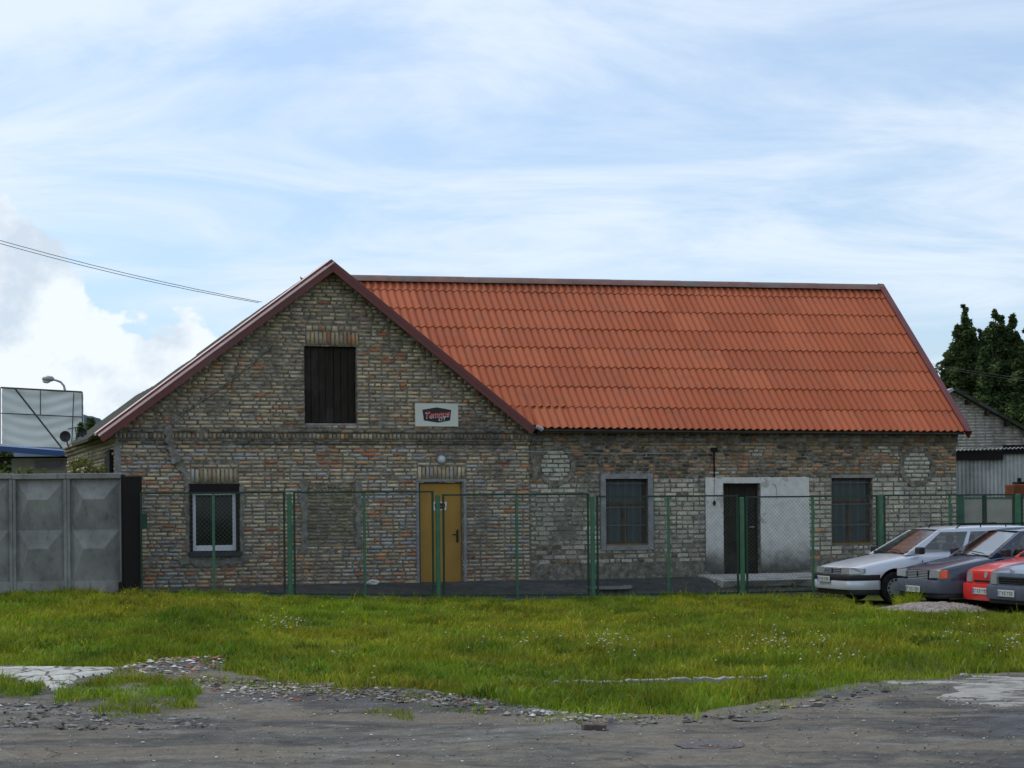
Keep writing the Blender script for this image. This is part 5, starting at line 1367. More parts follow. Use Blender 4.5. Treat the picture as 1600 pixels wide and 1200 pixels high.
# ------------------------------------------------------------------ grass, flowers, stones
def add_pts(V, base): pass
gp_main = px_poly([(-80, 1300)] if False else [], 0)
back = [tuple(hw(u, w)[:2]) for u, w in ((-9.5, -2.15), (-6.2, -2.15), (-3.5, -2.2), (-2.0, -2.30), (0, -2.35), (2.5, -2.35), (5.5, -2.4), (6.6, -2.3))]
fencefoot = [(at(-300, 930, YF - 0.05).x, YF - 0.05), (at(150, 930, YF - .05).x, YF - 0.05)]
side = px_poly([(1300, 940), (1345, 947), (1380, 955), (1450, 964), (1540, 968), (1820, 978)], -0.05)
poly_grass = [tuple(p) for p in px_poly([(-300, 1050)])] + fencefoot + back[1:] + side + [gf[-1]] + list(reversed(gf[:-1]))
patches = [px_poly([(88, 1084), (120, 1070), (190, 1062), (235, 1064), (300, 1070), (312, 1090), (300, 1112), (250, 1122), (180, 1128), (110, 1124), (90, 1108)]),
           px_poly([(-30, 1066), (30, 1064), (60, 1072), (66, 1084), (40, 1094), (-30, 1096)]),
           px_poly([(60, 1078), (120, 1074), (190, 1052), (260, 1056), (330, 1058), (340, 1068), (260, 1076), (90, 1090)]),
           px_poly([(568, 1110), (600, 1106), (640, 1112), (655, 1122), (640, 1128), (600, 1122), (570, 1118)])]
kerb_px = [(862, 1072), (930, 1070), (1000, 1068), (1080, 1066), (1150, 1064), (1210, 1063), (1262, 1060)]
kerb_w = [gnd(x, y) for x, y in kerb_px]
def near_kerb(x, y, d=0.13):
    r_ = np.zeros(np.shape(x), bool)
    for a, b_ in zip(kerb_w[:-1], kerb_w[1:]):
        L2 = (b_.x - a.x) ** 2 + (b_.y - a.y) ** 2; t = np.clip(((x - a.x) * (b_.x - a.x) + (y - a.y) * (b_.y - a.y)) / L2, 0, 1)
        r_ |= np.hypot(x - a.x - t * (b_.x - a.x), y - a.y - t * (b_.y - a.y)) < d
    return r_
def blades(x, y, h, wd, lean_amt, col):
    n = len(x); z = terr(x, y) - 0.02
    an = nr.uniform(0, 2 * math.pi, n); le = nr.uniform(0, 2 * math.pi, n); lm = h * nr.uniform(0.1, 1.0, n) * lean_amt
    cx, cy = np.cos(an) * wd / 2, np.sin(an) * wd / 2; lx, ly = np.cos(le) * lm, np.sin(le) * lm
    V = np.stack([np.stack([x - cx, y - cy, z], -1), np.stack([x + cx, y + cy, z], -1),
                  np.stack([x + cx * .8 + lx * .35, y + cy * .8 + ly * .35, z + h * .55], -1), np.stack([x - cx * .8 + lx * .35, y - cy * .8 + ly * .35, z + h * .55], -1),
                  np.stack([x + lx, y + ly, z + h * (1 - 0.25 * lean_amt)], -1)], 1).reshape(-1, 3)
    b5 = np.arange(n)[:, None] * 5
    tri = np.concatenate([b5 + np.array([[0, 1, 2]]), b5 + np.array([[0, 2, 3]]), b5 + np.array([[3, 2, 4]])], 0)
    C = np.repeat(col[:, None, :], 5, 1).reshape(-1, 4)
    return V, tri, C
def sample(poly, dens, rag=0.25):
    xs, ys = [p[0] for p in poly], [p[1] for p in poly]
    A = (max(xs) - min(xs)) * (max(ys) - min(ys)); n = int(A * dens)
    x, y = nr.uniform(min(xs), max(xs), n), nr.uniform(min(ys), max(ys), n)
    ox_, oy_ = (fbm(x * 1.3, y * 1.3, 4) - .5) * 2 * rag, (fbm(x * 1.3 + 50, y * 1.3 + 20, 4) - .5) * 2 * rag
    k = inside(x + ox_, y + oy_, poly) & ~near_kerb(x, y, 0.10 + 0.05 * vnoise(x * 4, y * 4))
    return x[k], y[k]
VV, TT, CC, off = [], [], [], 0
def grass_on(poly, dens, hs=1.0, rag=0.25, bare=0.25):
    global off
    x, y = sample(poly, dens, rag)
    # drop those outside the picture's wedge to keep the budget
    k = np.abs(x) < (y * 0.34 + 1.0); x, y = x[k], y[k]
    cl = fbm(x * 0.8 + 10, y * 0.8 + 4, 4); fine = fbm(x * 3.5, y * 3.5 + 9, 3)
    thin = fbm(x * 0.45 + 60, y * 0.9 + 30, 4)
    keep = nr.random(len(x)) < np.clip(1.3 - 0.75 * sstep(0.50, 0.68, thin) - 0.75 * sstep(0.50, 0.28, fine) , 0.10, 1)
    x, y, cl, fine, thin = x[keep], y[keep], cl[keep], fine[keep], thin[keep]
    n = len(x)
    h = (0.02 + 0.13 * cl ** 1.3 + 0.17 * np.clip(fine - .45, 0, 1) * 2) * nr.uniform(0.6, 1.35, n) * hs
    tall = nr.random(n) < 0.022; h = np.where(tall, h * 1.9, h)
    wd = np.where(nr.random(n) < 0.16, 0.020, 0.010) * nr.uniform(.8, 1.3, n); wd = np.where(tall, 0.006, wd) * np.clip(y / 24, .75, 1.25)
    k = nr.uniform(0.6, 1.35, n) * (0.45 + 1.15 * (fbm(x * 1.7 + 80, y * 1.1, 4)))
    hue = fbm(x * 0.6 + 5, y * 0.6 + 70, 3); dry = nr.random(n) < 0.05 + 0.10 * (hue > .55)
    C = np.ones((n, 4)); C[:, 0] = k * np.where(dry, 1.7, 0.58 + 0.68 * hue); C[:, 1] = k * np.where(dry, 1.1, 1.0); C[:, 2] = k * np.where(dry, 1.8, 1.0)
    V, t, c = blades(x, y, h, wd, 0.9, C)
    VV.append(V); TT.append(t + off); CC.append(c); off += len(V)
grass_on(poly_grass, 1150, 1.0, 0.55)
grass_on(px_poly([(330, 1052), (420, 1066), (520, 1074), (620, 1084), (760, 1098), (860, 1112), (960, 1124), (1080, 1122), (1200, 1106), (1300, 1084), (1420, 1070), (1600, 1060), (1600, 1068), (1440, 1076), (1300, 1094), (1200, 1116), (1080, 1130), (950, 1134), (840, 1120), (720, 1100), (600, 1092), (440, 1080), (340, 1070)]), 420, 0.8, 0.9)
for _ in range(150):
    q_ = gnd(rnd.uniform(0, 1600), 945 + 150 * rnd.random() ** 0.8)
    if not inside([q_.x], [q_.y], poly_grass)[0]: continue
    r0 = rnd.uniform(0.10, 0.38); n = int(rnd.uniform(500, 1100) * r0 ** 1.4)
    a_ = nr.uniform(0, 6.283, n); rr_ = r0 * np.sqrt(nr.random(n)); x, y = q_.x + rr_ * np.cos(a_) * 1.3, q_.y + rr_ * np.sin(a_)
    kk = rnd.choice((0.45, 0.55, 0.7, 1.15)) * nr.uniform(.7, 1.3, n); C = np.ones((n, 4)); wrm = rnd.choice((0.6, 0.75, 1.1))
    C[:, 0] = kk * wrm; C[:, 1] = kk; C[:, 2] = kk * 1.4
    V, t, c = blades(x, y, rnd.uniform(.10, .24) * nr.uniform(.4, 1.1, n) * (1.1 - rr_ / r0 * .5), nr.uniform(.010, .026, n), 1.0, C)
    VV.append(V); TT.append(t + off); CC.append(c); off += len(V)
for p in patches[:2]: grass_on(p, 1700, 1.1, 0.12)
grass_on(patches[2], 500, 0.8, 0.15); grass_on(patches[3], 900, 0.6, 0.1)
# thin weeds along the fence foot and around the cars
for (u0, u1, w0, w1, d) in ((-6.3, 6.5, -2.25, -1.98, 260), (5.4, 8.6, -2.1, -0.9, 60), (6.5, 12.5, -2.6, -2.0, 300)):
    grass_on([tuple(hw(u, w)[:2]) for u, w in ((u0, w0), (u1, w0), (u1, w1), (u0, w1))], d, 1.3, 0.05)
grass_on(px_poly([(1395, 940), (1420, 938), (1438, 946), (1430, 952), (1400, 950)], -.05), 1200, 2.0, 0.05)
grass_on([(at(95, 925, YF - .25).x, YF - .35), (at(145, 925, YF - .25).x, YF - .35), (at(145, 925, YF).x, YF - .06), (at(95, 925, YF).x, YF - .06)], 900, 1.8, 0.05)
go_ = npmesh('grass', np.concatenate(VV), np.concatenate(TT), 3, M['grass'], None, np.concatenate(CC))
tag(go_, 'uneven yellow green meadow grass with thin and bare spots', 'grass', kind='stuff')
# dandelion clocks and small white flowers: clusters, too small to pick apart
def flowers(name, spots, size, mat, label):
    V, Fs, o_ = [], [], 0
    for (px, py, sx, sy, n) in spots:
        for _ in range(n):
            q = gnd(px + rnd.gauss(0, sx), py + rnd.gauss(0, sy)); z0 = tz(q.x, q.y); h = rnd.uniform(0.10, 0.22); s = size * rnd.uniform(.6, 1.2)
            c = Vector((q.x, q.y, z0 + h))
            oc = [c + Vector(v) * s for v in ((1, 0, 0), (0, 1, 0), (-1, 0, 0), (0, -1, 0), (0, 0, .8), (0, 0, -.6))]
            V += [tuple(v) for v in oc]; Fs += [(o_ + a, o_ + b2, o_ + 4) for a, b2 in ((0, 1), (1, 2), (2, 3), (3, 0))] + [(o_ + b2, o_ + a, o_ + 5) for a, b2 in ((0, 1), (1, 2), (2, 3), (3, 0))]; o_ += 6
    tag(pydata(name, V, Fs, M[mat]), label, 'flowers', kind='stuff')
flowers('dandelion_clocks', [(955, 1018, 16, 6, 34), (830, 1020, 18, 4, 12), (1210, 1020, 28, 8, 42), (1284, 1014, 5, 3, 8), (440, 998, 20, 2, 26), (470, 1000, 10, 2, 8), (1300, 1040, 40, 8, 12),
                    (1578, 1026, 14, 5, 22), (1480, 1008, 40, 3, 10), (1520, 984, 50, 6, 10), (525, 1042, 8, 5, 3), (583, 1064, 3, 6, 4), (1130, 1045, 30, 6, 5), (960, 1037, 4, 2, 2), (40, 1036, 3, 2, 2), (780, 1018, 20, 4, 6), (1050, 1030, 160, 12, 12), (700, 1000, 200, 25, 10)],
        0.014, 'petal', 'small white dandelion clocks and flower heads scattered through the grass')
flowers('yellow_flowers', [(770, 975, 300, 25, 26), (1100, 985, 250, 25, 22), (380, 980, 180, 22, 16)], 0.014, 'petaly', 'tiny yellow flower heads scattered through the grass')
# loose stones, chips and brick crumbs
STC = dict(white=(0.50, 0.50, 0.48), grey=(0.20, 0.195, 0.185), dark=(0.06, 0.06, 0.06), red=(0.26, 0.10, 0.065), tan=(0.26, 0.21, 0.16))
ico = [(-1, 0, 0), (1, 0, 0), (0, -1, 0), (0, 1, 0), (0, 0, -1), (0, 0, 1)]
icof = [(0, 2, 5), (2, 1, 5), (1, 3, 5), (3, 0, 5), (2, 0, 4), (1, 2, 4), (3, 1, 4), (0, 3, 4)]
def stones(name, specs, label, lift=0.01):
    V, Fs, C, o_ = [], [], [], 0
    for (poly, n, smin, smax, pal) in specs:
        P_ = px_poly(poly); xs, ys = [p[0] for p in P_], [p[1] for p in P_]; k = 0
        while k < n:
            x, y = rnd.uniform(min(xs), max(xs)), rnd.uniform(min(ys), max(ys))
            if not inside([x], [y], P_)[0]: continue
            k += 1; s = smin + (smax - smin) * rnd.random() ** 3; z = tz(x, y) + lift; an = rnd.uniform(0, 6.28); ca, sa = math.cos(an), math.sin(an)
            sx, sy, sz = s * rnd.uniform(.6, 1.3), s * rnd.uniform(.6, 1.2), s * rnd.uniform(.2, .5)
            for v in ico:
                vx, vy, vz = (v[0] + rnd.uniform(-.35, .35)) * sx, (v[1] + rnd.uniform(-.35, .35)) * sy, (v[2] + rnd.uniform(-.2, .2)) * sz
                V.append((x + vx * ca - vy * sa, y + vx * sa + vy * ca, z + vz))
            c = jit(STC[rnd.choice(pal)], 0.2); C += [(*c, 1)] * 6
            Fs += [tuple(o_ + i for i in f) for f in icof]; o_ += 6
    tag(pydata(name, V, Fs, M['stones'], cols=C), label, 'gravel', kind='stuff')
allroad = [(0, 1066), (340, 1060), (520, 1078), (800, 1104), (1000, 1124), (1200, 1108), (1380, 1072), (1600, 1060), (1600, 1199), (0, 1199)]
stones('gravel', [(allroad, 4200, 0.003, 0.016, ['grey', 'grey', 'white', 'tan', 'dark', 'tan', 'dark']),
                  ([(425, 1064), (520, 1068), (640, 1082), (700, 1086), (760, 1092), (790, 1104), (690, 1104), (560, 1096), (440, 1100), (420, 1085)], 900, 0.006, 0.032, ['white', 'red', 'grey', 'tan', 'grey', 'tan', 'dark']),
                  ([(340, 1075), (430, 1062), (440, 1100), (340, 1105)], 120, 0.01, 0.04, ['white', 'grey']),
                  ([(800, 1112), (960, 1118), (1010, 1124), (1000, 1132), (820, 1132)], 90, 0.01, 0.035, ['white', 'white', 'grey']),
                  ([(0, 1100), (90, 1102), (190, 1118), (170, 1140), (0, 1136)], 80, 0.008, 0.028, ['white', 'grey', 'tan'])],
       'loose white, grey and brick coloured stones strewn on the broken asphalt', 0.022)
stones('asphalt_crumbs', [([(330, 1060), (430, 1064), (560, 1074), (700, 1090), (860, 1114), (980, 1124), (1120, 1120), (1260, 1098), (1380, 1074), (1390, 1084), (1260, 1110), (1110, 1132), (960, 1138), (800, 1120), (640, 1100), (480, 1090), (340, 1084)], 900, 0.008, 0.055, ['dark', 'dark', 'grey', 'tan']), ([(0, 1094), (90, 1100), (180, 1126), (330, 1122), (340, 1140), (160, 1146), (0, 1140)], 350, 0.008, 0.05, ['dark', 'grey'])],
       'dark crumbs of broken asphalt heaped along the edge of the grass', 0.02)
stones('rubble', [([(188, 1048), (240, 1037), (280, 1034), (350, 1033), (352, 1044), (300, 1058), (200, 1058)], 260, 0.012, 0.055, ['white', 'white', 'grey', 'red', 'tan']),
                  ([(240, 1058), (345, 1060), (340, 1088), (250, 1080)], 90, 0.012, 0.045, ['grey', 'white', 'dark', 'red'])],
       'white concrete and brick rubble strewn beside the cracked screed slab', 0.04)
# kerb strip in the grass, broken into lengths
spans = [(0.0, 0.16), (0.18, 0.33), (0.34, 0.50), (0.51, 0.66), (0.68, 0.80), (0.86, 0.99)]
tot = len(kerb_w) - 1
for k, (t0, t1) in enumerate(spans):
    def kp(t): f_ = t * tot; i = min(int(f_), tot - 1); return kerb_w[i].lerp(kerb_w[i + 1], f_ - i)
    vs = []; n = 8
    for i in range(n + 1):
        q = kp(t0 + (t1 - t0) * i / n); zz = tz(q.x, q.y) + 0.038 + rnd.uniform(-.014, .012)
        wv = 0.075 + rnd.uniform(-.015, .02)
        for oy_, dz_ in ((-wv, -0.08), (-wv + .01, 0), (wv - .01, 0.0), (wv, -0.08)): vs.append((q.x, q.y + oy_, zz + dz_))
    m = MB(); m.add(vs, [(i * 4 + j, (i + 1) * 4 + j, (i + 1) * 4 + j + 1, i * 4 + j + 1) for i in range(n) for j in range(3)] + [(0, 1, 2, 3), (n * 4 + 3, n * 4 + 2, n * 4 + 1, n * 4)])
    tag(m.build('kerb', M['cement']), 'broken lengths of pale sunken kerb in the grass', kind='structure')
# two half bricks on the road
for k, px in enumerate((919, 937)):
    q = gnd(px, 1144); m = MB(); m.bbox(-0.045, 0.045, -0.05, 0.05, 0, 0.045, 0.006)
    o = m.build('half_brick', M['oldbrick']); o.location = (q.x, q.y, tz(q.x, q.y) + 0.01); o.rotation_euler = (0, R(4), R(12 - 20 * k))
    tag(o, ['left one of two brick halves lying on the asphalt', 'right one of two brick halves lying on the asphalt'][k], 'brick', 'brick halves on the asphalt')
q = gnd(955, 1132); rock('small_stone', (q.x, q.y, tz(q.x, q.y) + 0.03), (0.025, 0.02, 0.05), M['concrete'], 'small upright grey stone just behind the two half bricks', 'stone', None, 21)
# gravel mound before the cars
def mound():
    q = gnd(1452, 951, -0.05); bm = bmesh.new(); N1, N2 = 60, 26; vs = []
    for j in range(N2 + 1):
        for i in range(N1 + 1):
            x = -1.15 + 2.3 * i / N1; y = -0.95 + 1.9 * j / N2
            e = max(0, 1 - (x / 1.15) ** 2 - (y / 0.95) ** 2); h = 0.13 * e ** 0.8 * (0.75 + 0.5 * float(vnoise(x * 3 + 9, y * 3)))
            vs.append((x + y * .2, y, h - 0.03 + (rnd.uniform(-.012, .012) if e > 0 else 0)))
    m = MB(); m.add(vs, [(j * (N1 + 1) + i, j * (N1 + 1) + i + 1, (j + 1) * (N1 + 1) + i + 1, (j + 1) * (N1 + 1) + i) for j in range(N2) for i in range(N1)])
    b = MatB('pink_gravel')
    vo = b.node('ShaderNodeTexVoronoi', {'Vector': b.geo.outputs['Position'], 'Scale': 34.0})
    c = b.ramp(b.node('ShaderNodeSeparateColor', {0: vo.outputs['Color']}).outputs[0], [(0.0, (0.12, 0.10, 0.095)), (0.5, (0.22, 0.185, 0.17)), (1.0, (0.34, 0.30, 0.28))])
    b.base(c, 0.95, 0, 0.2).bump(vo.outputs['Distance'], 0.8, 0.02)
    o = m.build('gravel_mound', b.m, None, True); o.scale = (0.9, 0.85, 1); o.location = (q.x, q.y, tz(q.x, q.y)); tag(o, 'low heap of pinkish gravel in front of the parked cars', 'gravel', kind='stuff')
mound()

# ------------------------------------------------------------------ parked cars
def car(name, P, loc, heading, label):
    """local x forward with the nose at 0, y to the car's left, z up; P: dimensions and look"""
    r_ = empty(name, loc, heading, label, 'car', 'cars parked nose out before the green fence')
    L, hwid, paintm = P['L'], P['hw'], P['paint']
    st = P['stations']                      # (x back from nose, half width factor, z low, z top)
    fr = [0, 0, 0.10, 0.30, 0.52, 0.74, 0.90, 0.975, 1.0, 1.0]
    wf = [0, 0.86, 0.955, 0.99, 1.0, 0.985, 0.95, 0.90, 0.55, 0]
    cr = [0, 0, 0, 0, 0, 0, 0, 0, 0.022, 0.032]
    rings = []
    for (x, wk, zl, zt) in st:
        half = [(wf[i] * wk * hwid, zl + fr[i] * (zt - zl) + cr[i] * min(1, x * 4 + .2)) for i in range(10)]
        ring = [(-x, y, z) for y, z in half] + [(-x, -y, z) for y, z in reversed(half[1:-1])]
        rings.append(ring)
    n = len(rings[0]); vs = [v for r in rings for v in r]
    fs = [(i * n + k, (i + 1) * n + k, (i + 1) * n + (k + 1) % n, i * n + (k + 1) % n) for i in range(len(rings) - 1) for k in range(n)]
    fs += [tuple(range(n)), tuple(reversed(range((len(rings) - 1) * n, len(rings) * n)))]
    body = pydata('body', vs, fs, [paintm, M['black']], r_)
    bmm = bmesh.new(); bmm.from_mesh(body.data); bmesh.ops.recalc_face_normals(bmm, faces=bmm.faces); bmm.to_mesh(body.data); bmm.free()
    sb = body.modifiers.new('s', 'SUBSURF'); sb.levels = 2; sb.render_levels = 2
    cre = body.data.attributes.new('crease_edge', 'FLOAT', 'EDGE'); nE = len(body.data.edges); cv = [0.0] * nE
    nv_ = len(body.data.vertices)
    for e in body.data.edges:
        a_, b_ = e.vertices
        if (a_ < n and b_ < n) or (a_ >= nv_ - n and b_ >= nv_ - n): cv[e.index] = 0.75
        elif a_ % n == b_ % n and a_ % n in (6, 7, n - 6, n - 7): cv[e.index] = 0.35
    cre.data.foreach_set('value', cv)
    # wheel arches
    cut = MB(); wr = P['wr']
    for wx in P['axles']:
        for s in (1, -1):
            cut.lathe([(0.0, -0.16), (wr + 0.055, -0.16), (wr + 0.055, 0.16), (0.0, 0.16)], (-wx, s * (hwid - 0.08), wr + 0.015), 'y', 26)
    c_ = cut.build('cutter', M['black'])
    bmm = bmesh.new(); bmm.from_mesh(c_.data); bmesh.ops.remove_doubles(bmm, verts=bmm.verts, dist=1e-5); bmesh.ops.recalc_face_normals(bmm, faces=bmm.faces); bmm.to_mesh(c_.data); bmm.free()
    c_.parent = r_
    c_.data.materials.clear(); c_.data.materials.append(paintm); c_.data.materials.append(M['black'])
    for p_ in c_.data.polygons: p_.material_index = 1
    bpy.context.view_layer.update()
    md = body.modifiers.new('b', 'BOOLEAN'); md.operation = 'DIFFERENCE'; md.object = c_; md.solver = 'EXACT'
    dg = bpy.context.evaluated_depsgraph_get(); me = bpy.data.meshes.new_from_object(body.evaluated_get(dg))
    body.modifiers.clear(); body.data = me; bpy.data.objects.remove(c_)
    me.polygons.foreach_set('use_smooth', [True] * len(me.polygons)); me.set_sharp_from_angle(angle=R(40))
    # greenhouse: (x, z, half width) at base and roof, front and rear
    (xf, zf, yf), (xr, zr, yr), (xrf, zrf, yrf), (xrr, zrr, yrr) = P['gh']   # base front, base rear, roof front, roof rear
    def lerp(a, b_, t): return tuple(a[i] + (b_[i] - a[i]) * t for i in range(3))
    BF, BR, TF, TR = (-xf, yf, zf), (-xr, yr, zr), (-xrf, yrf, zrf), (-xrr, yrr, zrr)
    bul, bul2 = 0.13, 0.06
    def mir(p): return (p[0], -p[1], p[2])
    MF, MT = (-xf + bul, 0, zf + 0.01), (-xrf + bul2, 0, zrf + 0.03)
    MRb, MRt = (-xr - 0.05, 0, zr), (-xrr - 0.02, 0, zrr + 0.03)
    mid_t = lerp(TF, TR, .5); mid_t = (mid_t[0], mid_t[1] * 1.03, mid_t[2] + 0.025); mid_c = (mid_t[0], 0, mid_t[2] + 0.045); mid_b = lerp(BF, BR, .5)
    # shell: pillars and rails round the window openings, roof skin
    def bil(A, B, C, D, s_, t_): A, B, C, D = map(Vector, (A, B, C, D)); return A.lerp(B, s_).lerp(D.lerp(C, s_), t_)
    gm = MB()
    def strip(A, B, C, D, pts, th, sgn):
        A_, B_, D_ = Vector(A), Vector(B), Vector(D); nn = (B_ - A_).cross(D_ - A_).normalized() * sgn
        o = [bil(A, B, C, D, *p) + nn * 0.004 for p in pts]; i_ = [p - nn * th for p in o]; k = len(o)
        gm.add([tuple(p) for p in o + i_], [tuple(range(k)), tuple(reversed(range(k, 2 * k)))] + [(i, (i + 1) % k, k + (i + 1) % k, k + i) for i in range(k)])
    for sd in (1, -1):
        A = (BF[0], BF[1] * sd, BF[2]); B = (BR[0], BR[1] * sd, BR[2]); C = (TR[0], TR[1] * sd, TR[2]); D = (TF[0], TF[1] * sd, TF[2])
        lo_, hi_ = 0.07, 0.91
        strip(A, B, C, D, [(0, 0), (1, 0), (1, lo_), (0, lo_)], 0.03, sd); strip(A, B, C, D, [(0, hi_), (1, hi_), (1, 1), (0, 1)], 0.03, sd)
        el, eh = 0.0, 0.0
        for w_ in P['side_windows'] + [None]:
            if w_ is None: bl, bh = 1.0, 1.0
            else: bl, bh = w_[0][0], w_[-1][0]
            strip(A, B, C, D, [(el, lo_), (bl, lo_), (bh, hi_), (eh, hi_)], 0.03, sd)
            if w_: el, eh = w_[1][0], w_[-2][0]
    def frontish(base, top, mb_, mt_, sgn):
        for s_ in (0, 1):
            o, i_ = (0.0, 0.07) if s_ == 0 else (1.0, 0.93)
            q = [(o, 0), (i_, 0), (i_, 1), (o, 1)]
            P4 = [Vector(base).lerp(Vector(mir(base)), a_).lerp(Vector(top).lerp(Vector(mir(top)), a_), b_) for a_, b_ in q]
            gm.add([tuple(p) for p in P4] + [(p.x - .03 * sgn, p.y, p.z - .01) for p in P4], [(0, 1, 2, 3), (7, 6, 5, 4), (1, 5, 6, 2), (0, 3, 7, 4)])
    frontish(BF, TF, 0, 0, 1); frontish(BR, TR, 0, 0, -1)
    # roof skin
    ys_ = [-1.0, -0.97, -0.86, -0.6, -0.3, 0, 0.3, 0.6, 0.86, 0.97, 1.0]; zs_ = [-0.02, 0.012, 0.030, 0.041, 0.047, 0.049, 0.047, 0.041, 0.030, 0.012, -0.02]
    rr = []
    for i in range(9):
        t = i / 8; c_ = lerp(TF, TR, t); hump = 0.022 * math.sin(math.pi * t); fx = (bul2 * (1 - abs(0))) if i == 0 else 0
        for y_, z_ in zip(ys_, zs_):
            edge = 1.0 if 0 < i < 8 else 0.35
            rr.append((c_[0] + (0.05 * (1 - y_ * y_) if i == 0 else 0) + (-0.03 * (1 - y_ * y_) if i == 8 else 0), c_[1] * 1.012 * y_, c_[2] + z_ * edge + hump))
    gm.add(rr, [(i * 11 + j, i * 11 + j + 1, (i + 1) * 11 + j + 1, (i + 1) * 11 + j) for i in range(8) for j in range(10)])
    gh = gm.build('roof', paintm, r_)
    gh.data.polygons.foreach_set('use_smooth', [True] * len(gh.data.polygons)); gh.data.set_sharp_from_angle(angle=R(35))
    # interior: trim tub, dashboard, seats with head rests
    m = MB(); m.box(-xr + .05, -xf - .12, -yf + .05, yf - .05, zf - 0.09, zf + 0.035); m.bbox(-xf - .32, -xf - .06, -yf + .06, yf - .06, zf - .02, zf + .07, 0.02); m.build('dashboard', M['blackplastic'], r_)
    for sx in ((xf + 1.15), (xf + 2.0)):
        for s_ in (0.34, -0.34):
            m = MB(); m.bbox(-sx - .06, -sx + .06, s_ - .22, s_ + .22, zf - .05, zf + .20, 0.04); m.bbox(-sx - .05, -sx + .03, s_ - .12, s_ + .12, zf + .22, zf + .36, 0.035); m.build('seat', M['seatcloth'], r_)
    m = MB(); pts = [(-xf - .48 - .02 * math.sin(a_), 0.34 + 0.17 * math.cos(a_), zf + .04 + 0.15 * math.sin(a_)) for a_ in np.linspace(0, 2 * math.pi, 17)]; m.tube(pts, 0.014, 5, caps=False); m.build('steering_wheel', M['black'], r_)
    # glass: bilinear patches set a few mm proud of the shell
    def patch(name, A, B, C, D, poly, mat, off, nrm_sign=1, border=None):
        A, B, C, D = map(Vector, (A, B, C, D))
        def P_(s, t): return A.lerp(B, s).lerp(D.lerp(C, s), t)
        nn = (B - A).cross(D - A).normalized() * nrm_sign
        pts = [P_(s, t) + nn * off for s, t in poly]
        m = MB(); m.add([tuple(p) for p in pts] + [tuple(p - nn * 0.012) for p in pts], [tuple(range(len(pts)))] + [(i, (i + 1) % len(pts), len(pts) + (i + 1) % len(pts), len(pts) + i) for i in range(len(pts))])
        o = m.build(name, mat, r_)
        if border:
            cx_, cy_ = sum(s for s, t in poly) / len(poly), sum(t for s, t in poly) / len(poly)
            q = [P_(s + (s - cx_) / abs(s - cx_ + 1e-6) * border[0], t + (t - cy_) / abs(t - cy_ + 1e-6) * border[1]) + nn * (off - 0.005) for s, t in poly]
            m = MB(); m.add([tuple(p) for p in q] + [tuple(p - nn * 0.010) for p in q], [tuple(range(len(q)))] + [(i, (i + 1) % len(q), len(q) + (i + 1) % len(q), len(q) + i) for i in range(len(q))])
            m.build('window_seal', M['blackplastic'], r_)
        return o
    # windscreen, one piece with a slight bend
    def wspt(s, t, off=0.014):
        a = Vector(BF).lerp(Vector(mir(BF)), s); b_ = Vector(TF).lerp(Vector(mir(TF)), s)
        k = 1 - abs(2 * s - 1); a.x += bul * k; b_.x += bul2 * k; a.z += .01 * k; b_.z += .03 * k
        p = a.lerp(b_, t); nn = Vector((TF[2] - BF[2], 0, (BF[0] - TF[0]))).normalized(); return p + nn * off
    for (mg, nm, mt, of) in ((0.055, 'windscreen', M['glass_car'], 0.004),):
        m = MB(); ns, nt = 10, 4; vv = [tuple(wspt(mg + (1 - 2 * mg) * i / ns, mg * 0.9 + 0.02 + (1 - 1.9 * mg - 0.03) * j / nt, of)) for j in range(nt + 1) for i in range(ns + 1)]
        m.add(vv, [(j * (ns + 1) + i, j * (ns + 1) + i + 1, (j + 1) * (ns + 1) + i + 1, (j + 1) * (ns + 1) + i) for j in range(nt) for i in range(ns)]); m.build(nm, mt, r_, True)
    for s0, s1 in ((0.12, 0.45), (0.5, 0.85)):
        m = MB(); m.tube([wspt(s0, 0.05, .03), wspt(s0 + .05, 0.09, .035), wspt(s1, 0.16, .03)], 0.008, 4); m.build('wiper', M['black'], r_)
    for sd in (1, -1):
        A = (BF[0], BF[1] * sd, BF[2]); B = (BR[0], BR[1] * sd, BR[2]); C = (TR[0], TR[1] * sd, TR[2]); D = (TF[0], TF[1] * sd, TF[2])
        for w_ in P['side_windows']:
            patch('side_window', A, B, C, D, [(s_ - (0.004 if k_ in (0, len(w_) - 1) else -0.004), t_ + (-.02 if t_ < .5 else .02)) for k_, (s_, t_) in enumerate(w_)], M['glass_side'], -0.004, sd)
    patch('rear_window', (BR[0], -BR[1], BR[2]), BR, TR, (TR[0], -TR[1], TR[2]), [(0.06, 0.02), (0.94, 0.02), (0.94, 0.98), (0.06, 0.98)], M['glass_side'], -0.005, -1)
    # wheels
    for wx in P['axles']:
        for s in (1, -1):
            m = MB(); c0 = (-wx, s * (hwid - 0.085), wr)
            m.lathe([(wr * .62, -0.085), (wr * .93, -0.088), (wr, -0.06), (wr, 0.06), (wr * .93, 0.088), (wr * .62, 0.085)], c0, 'y', 30); w_ = m.build('wheel', M['rubber'], r_, 50)
            m = MB(); cc = (-wx, s * (hwid - 0.085), wr)
            pr = [(wr * .64, 0.060), (wr * .60, 0.082), (wr * .40, 0.074), (wr * .16, 0.090), (0.0, 0.092)]
            m.lathe([(a, b_ * s) for a, b_ in pr], cc, 'y', 30); m.build('wheel_trim', M['hub'], w_, 40)
            for k in range(12):
                a = 2 * math.pi * k / 12; m = MB(); m.lathe([(0.0, 0.0845 * s), (0.021, 0.0845 * s), (0.021, 0.07 * s)], (cc[0] + wr * .505 * math.cos(a), cc[1], cc[2] + wr * .505 * math.sin(a)), 'y', 8); m.build('vent_hole', M['black'], w_)
    # nose trim
    nx = P['nose']
    zb0, zb1 = P['bumper']
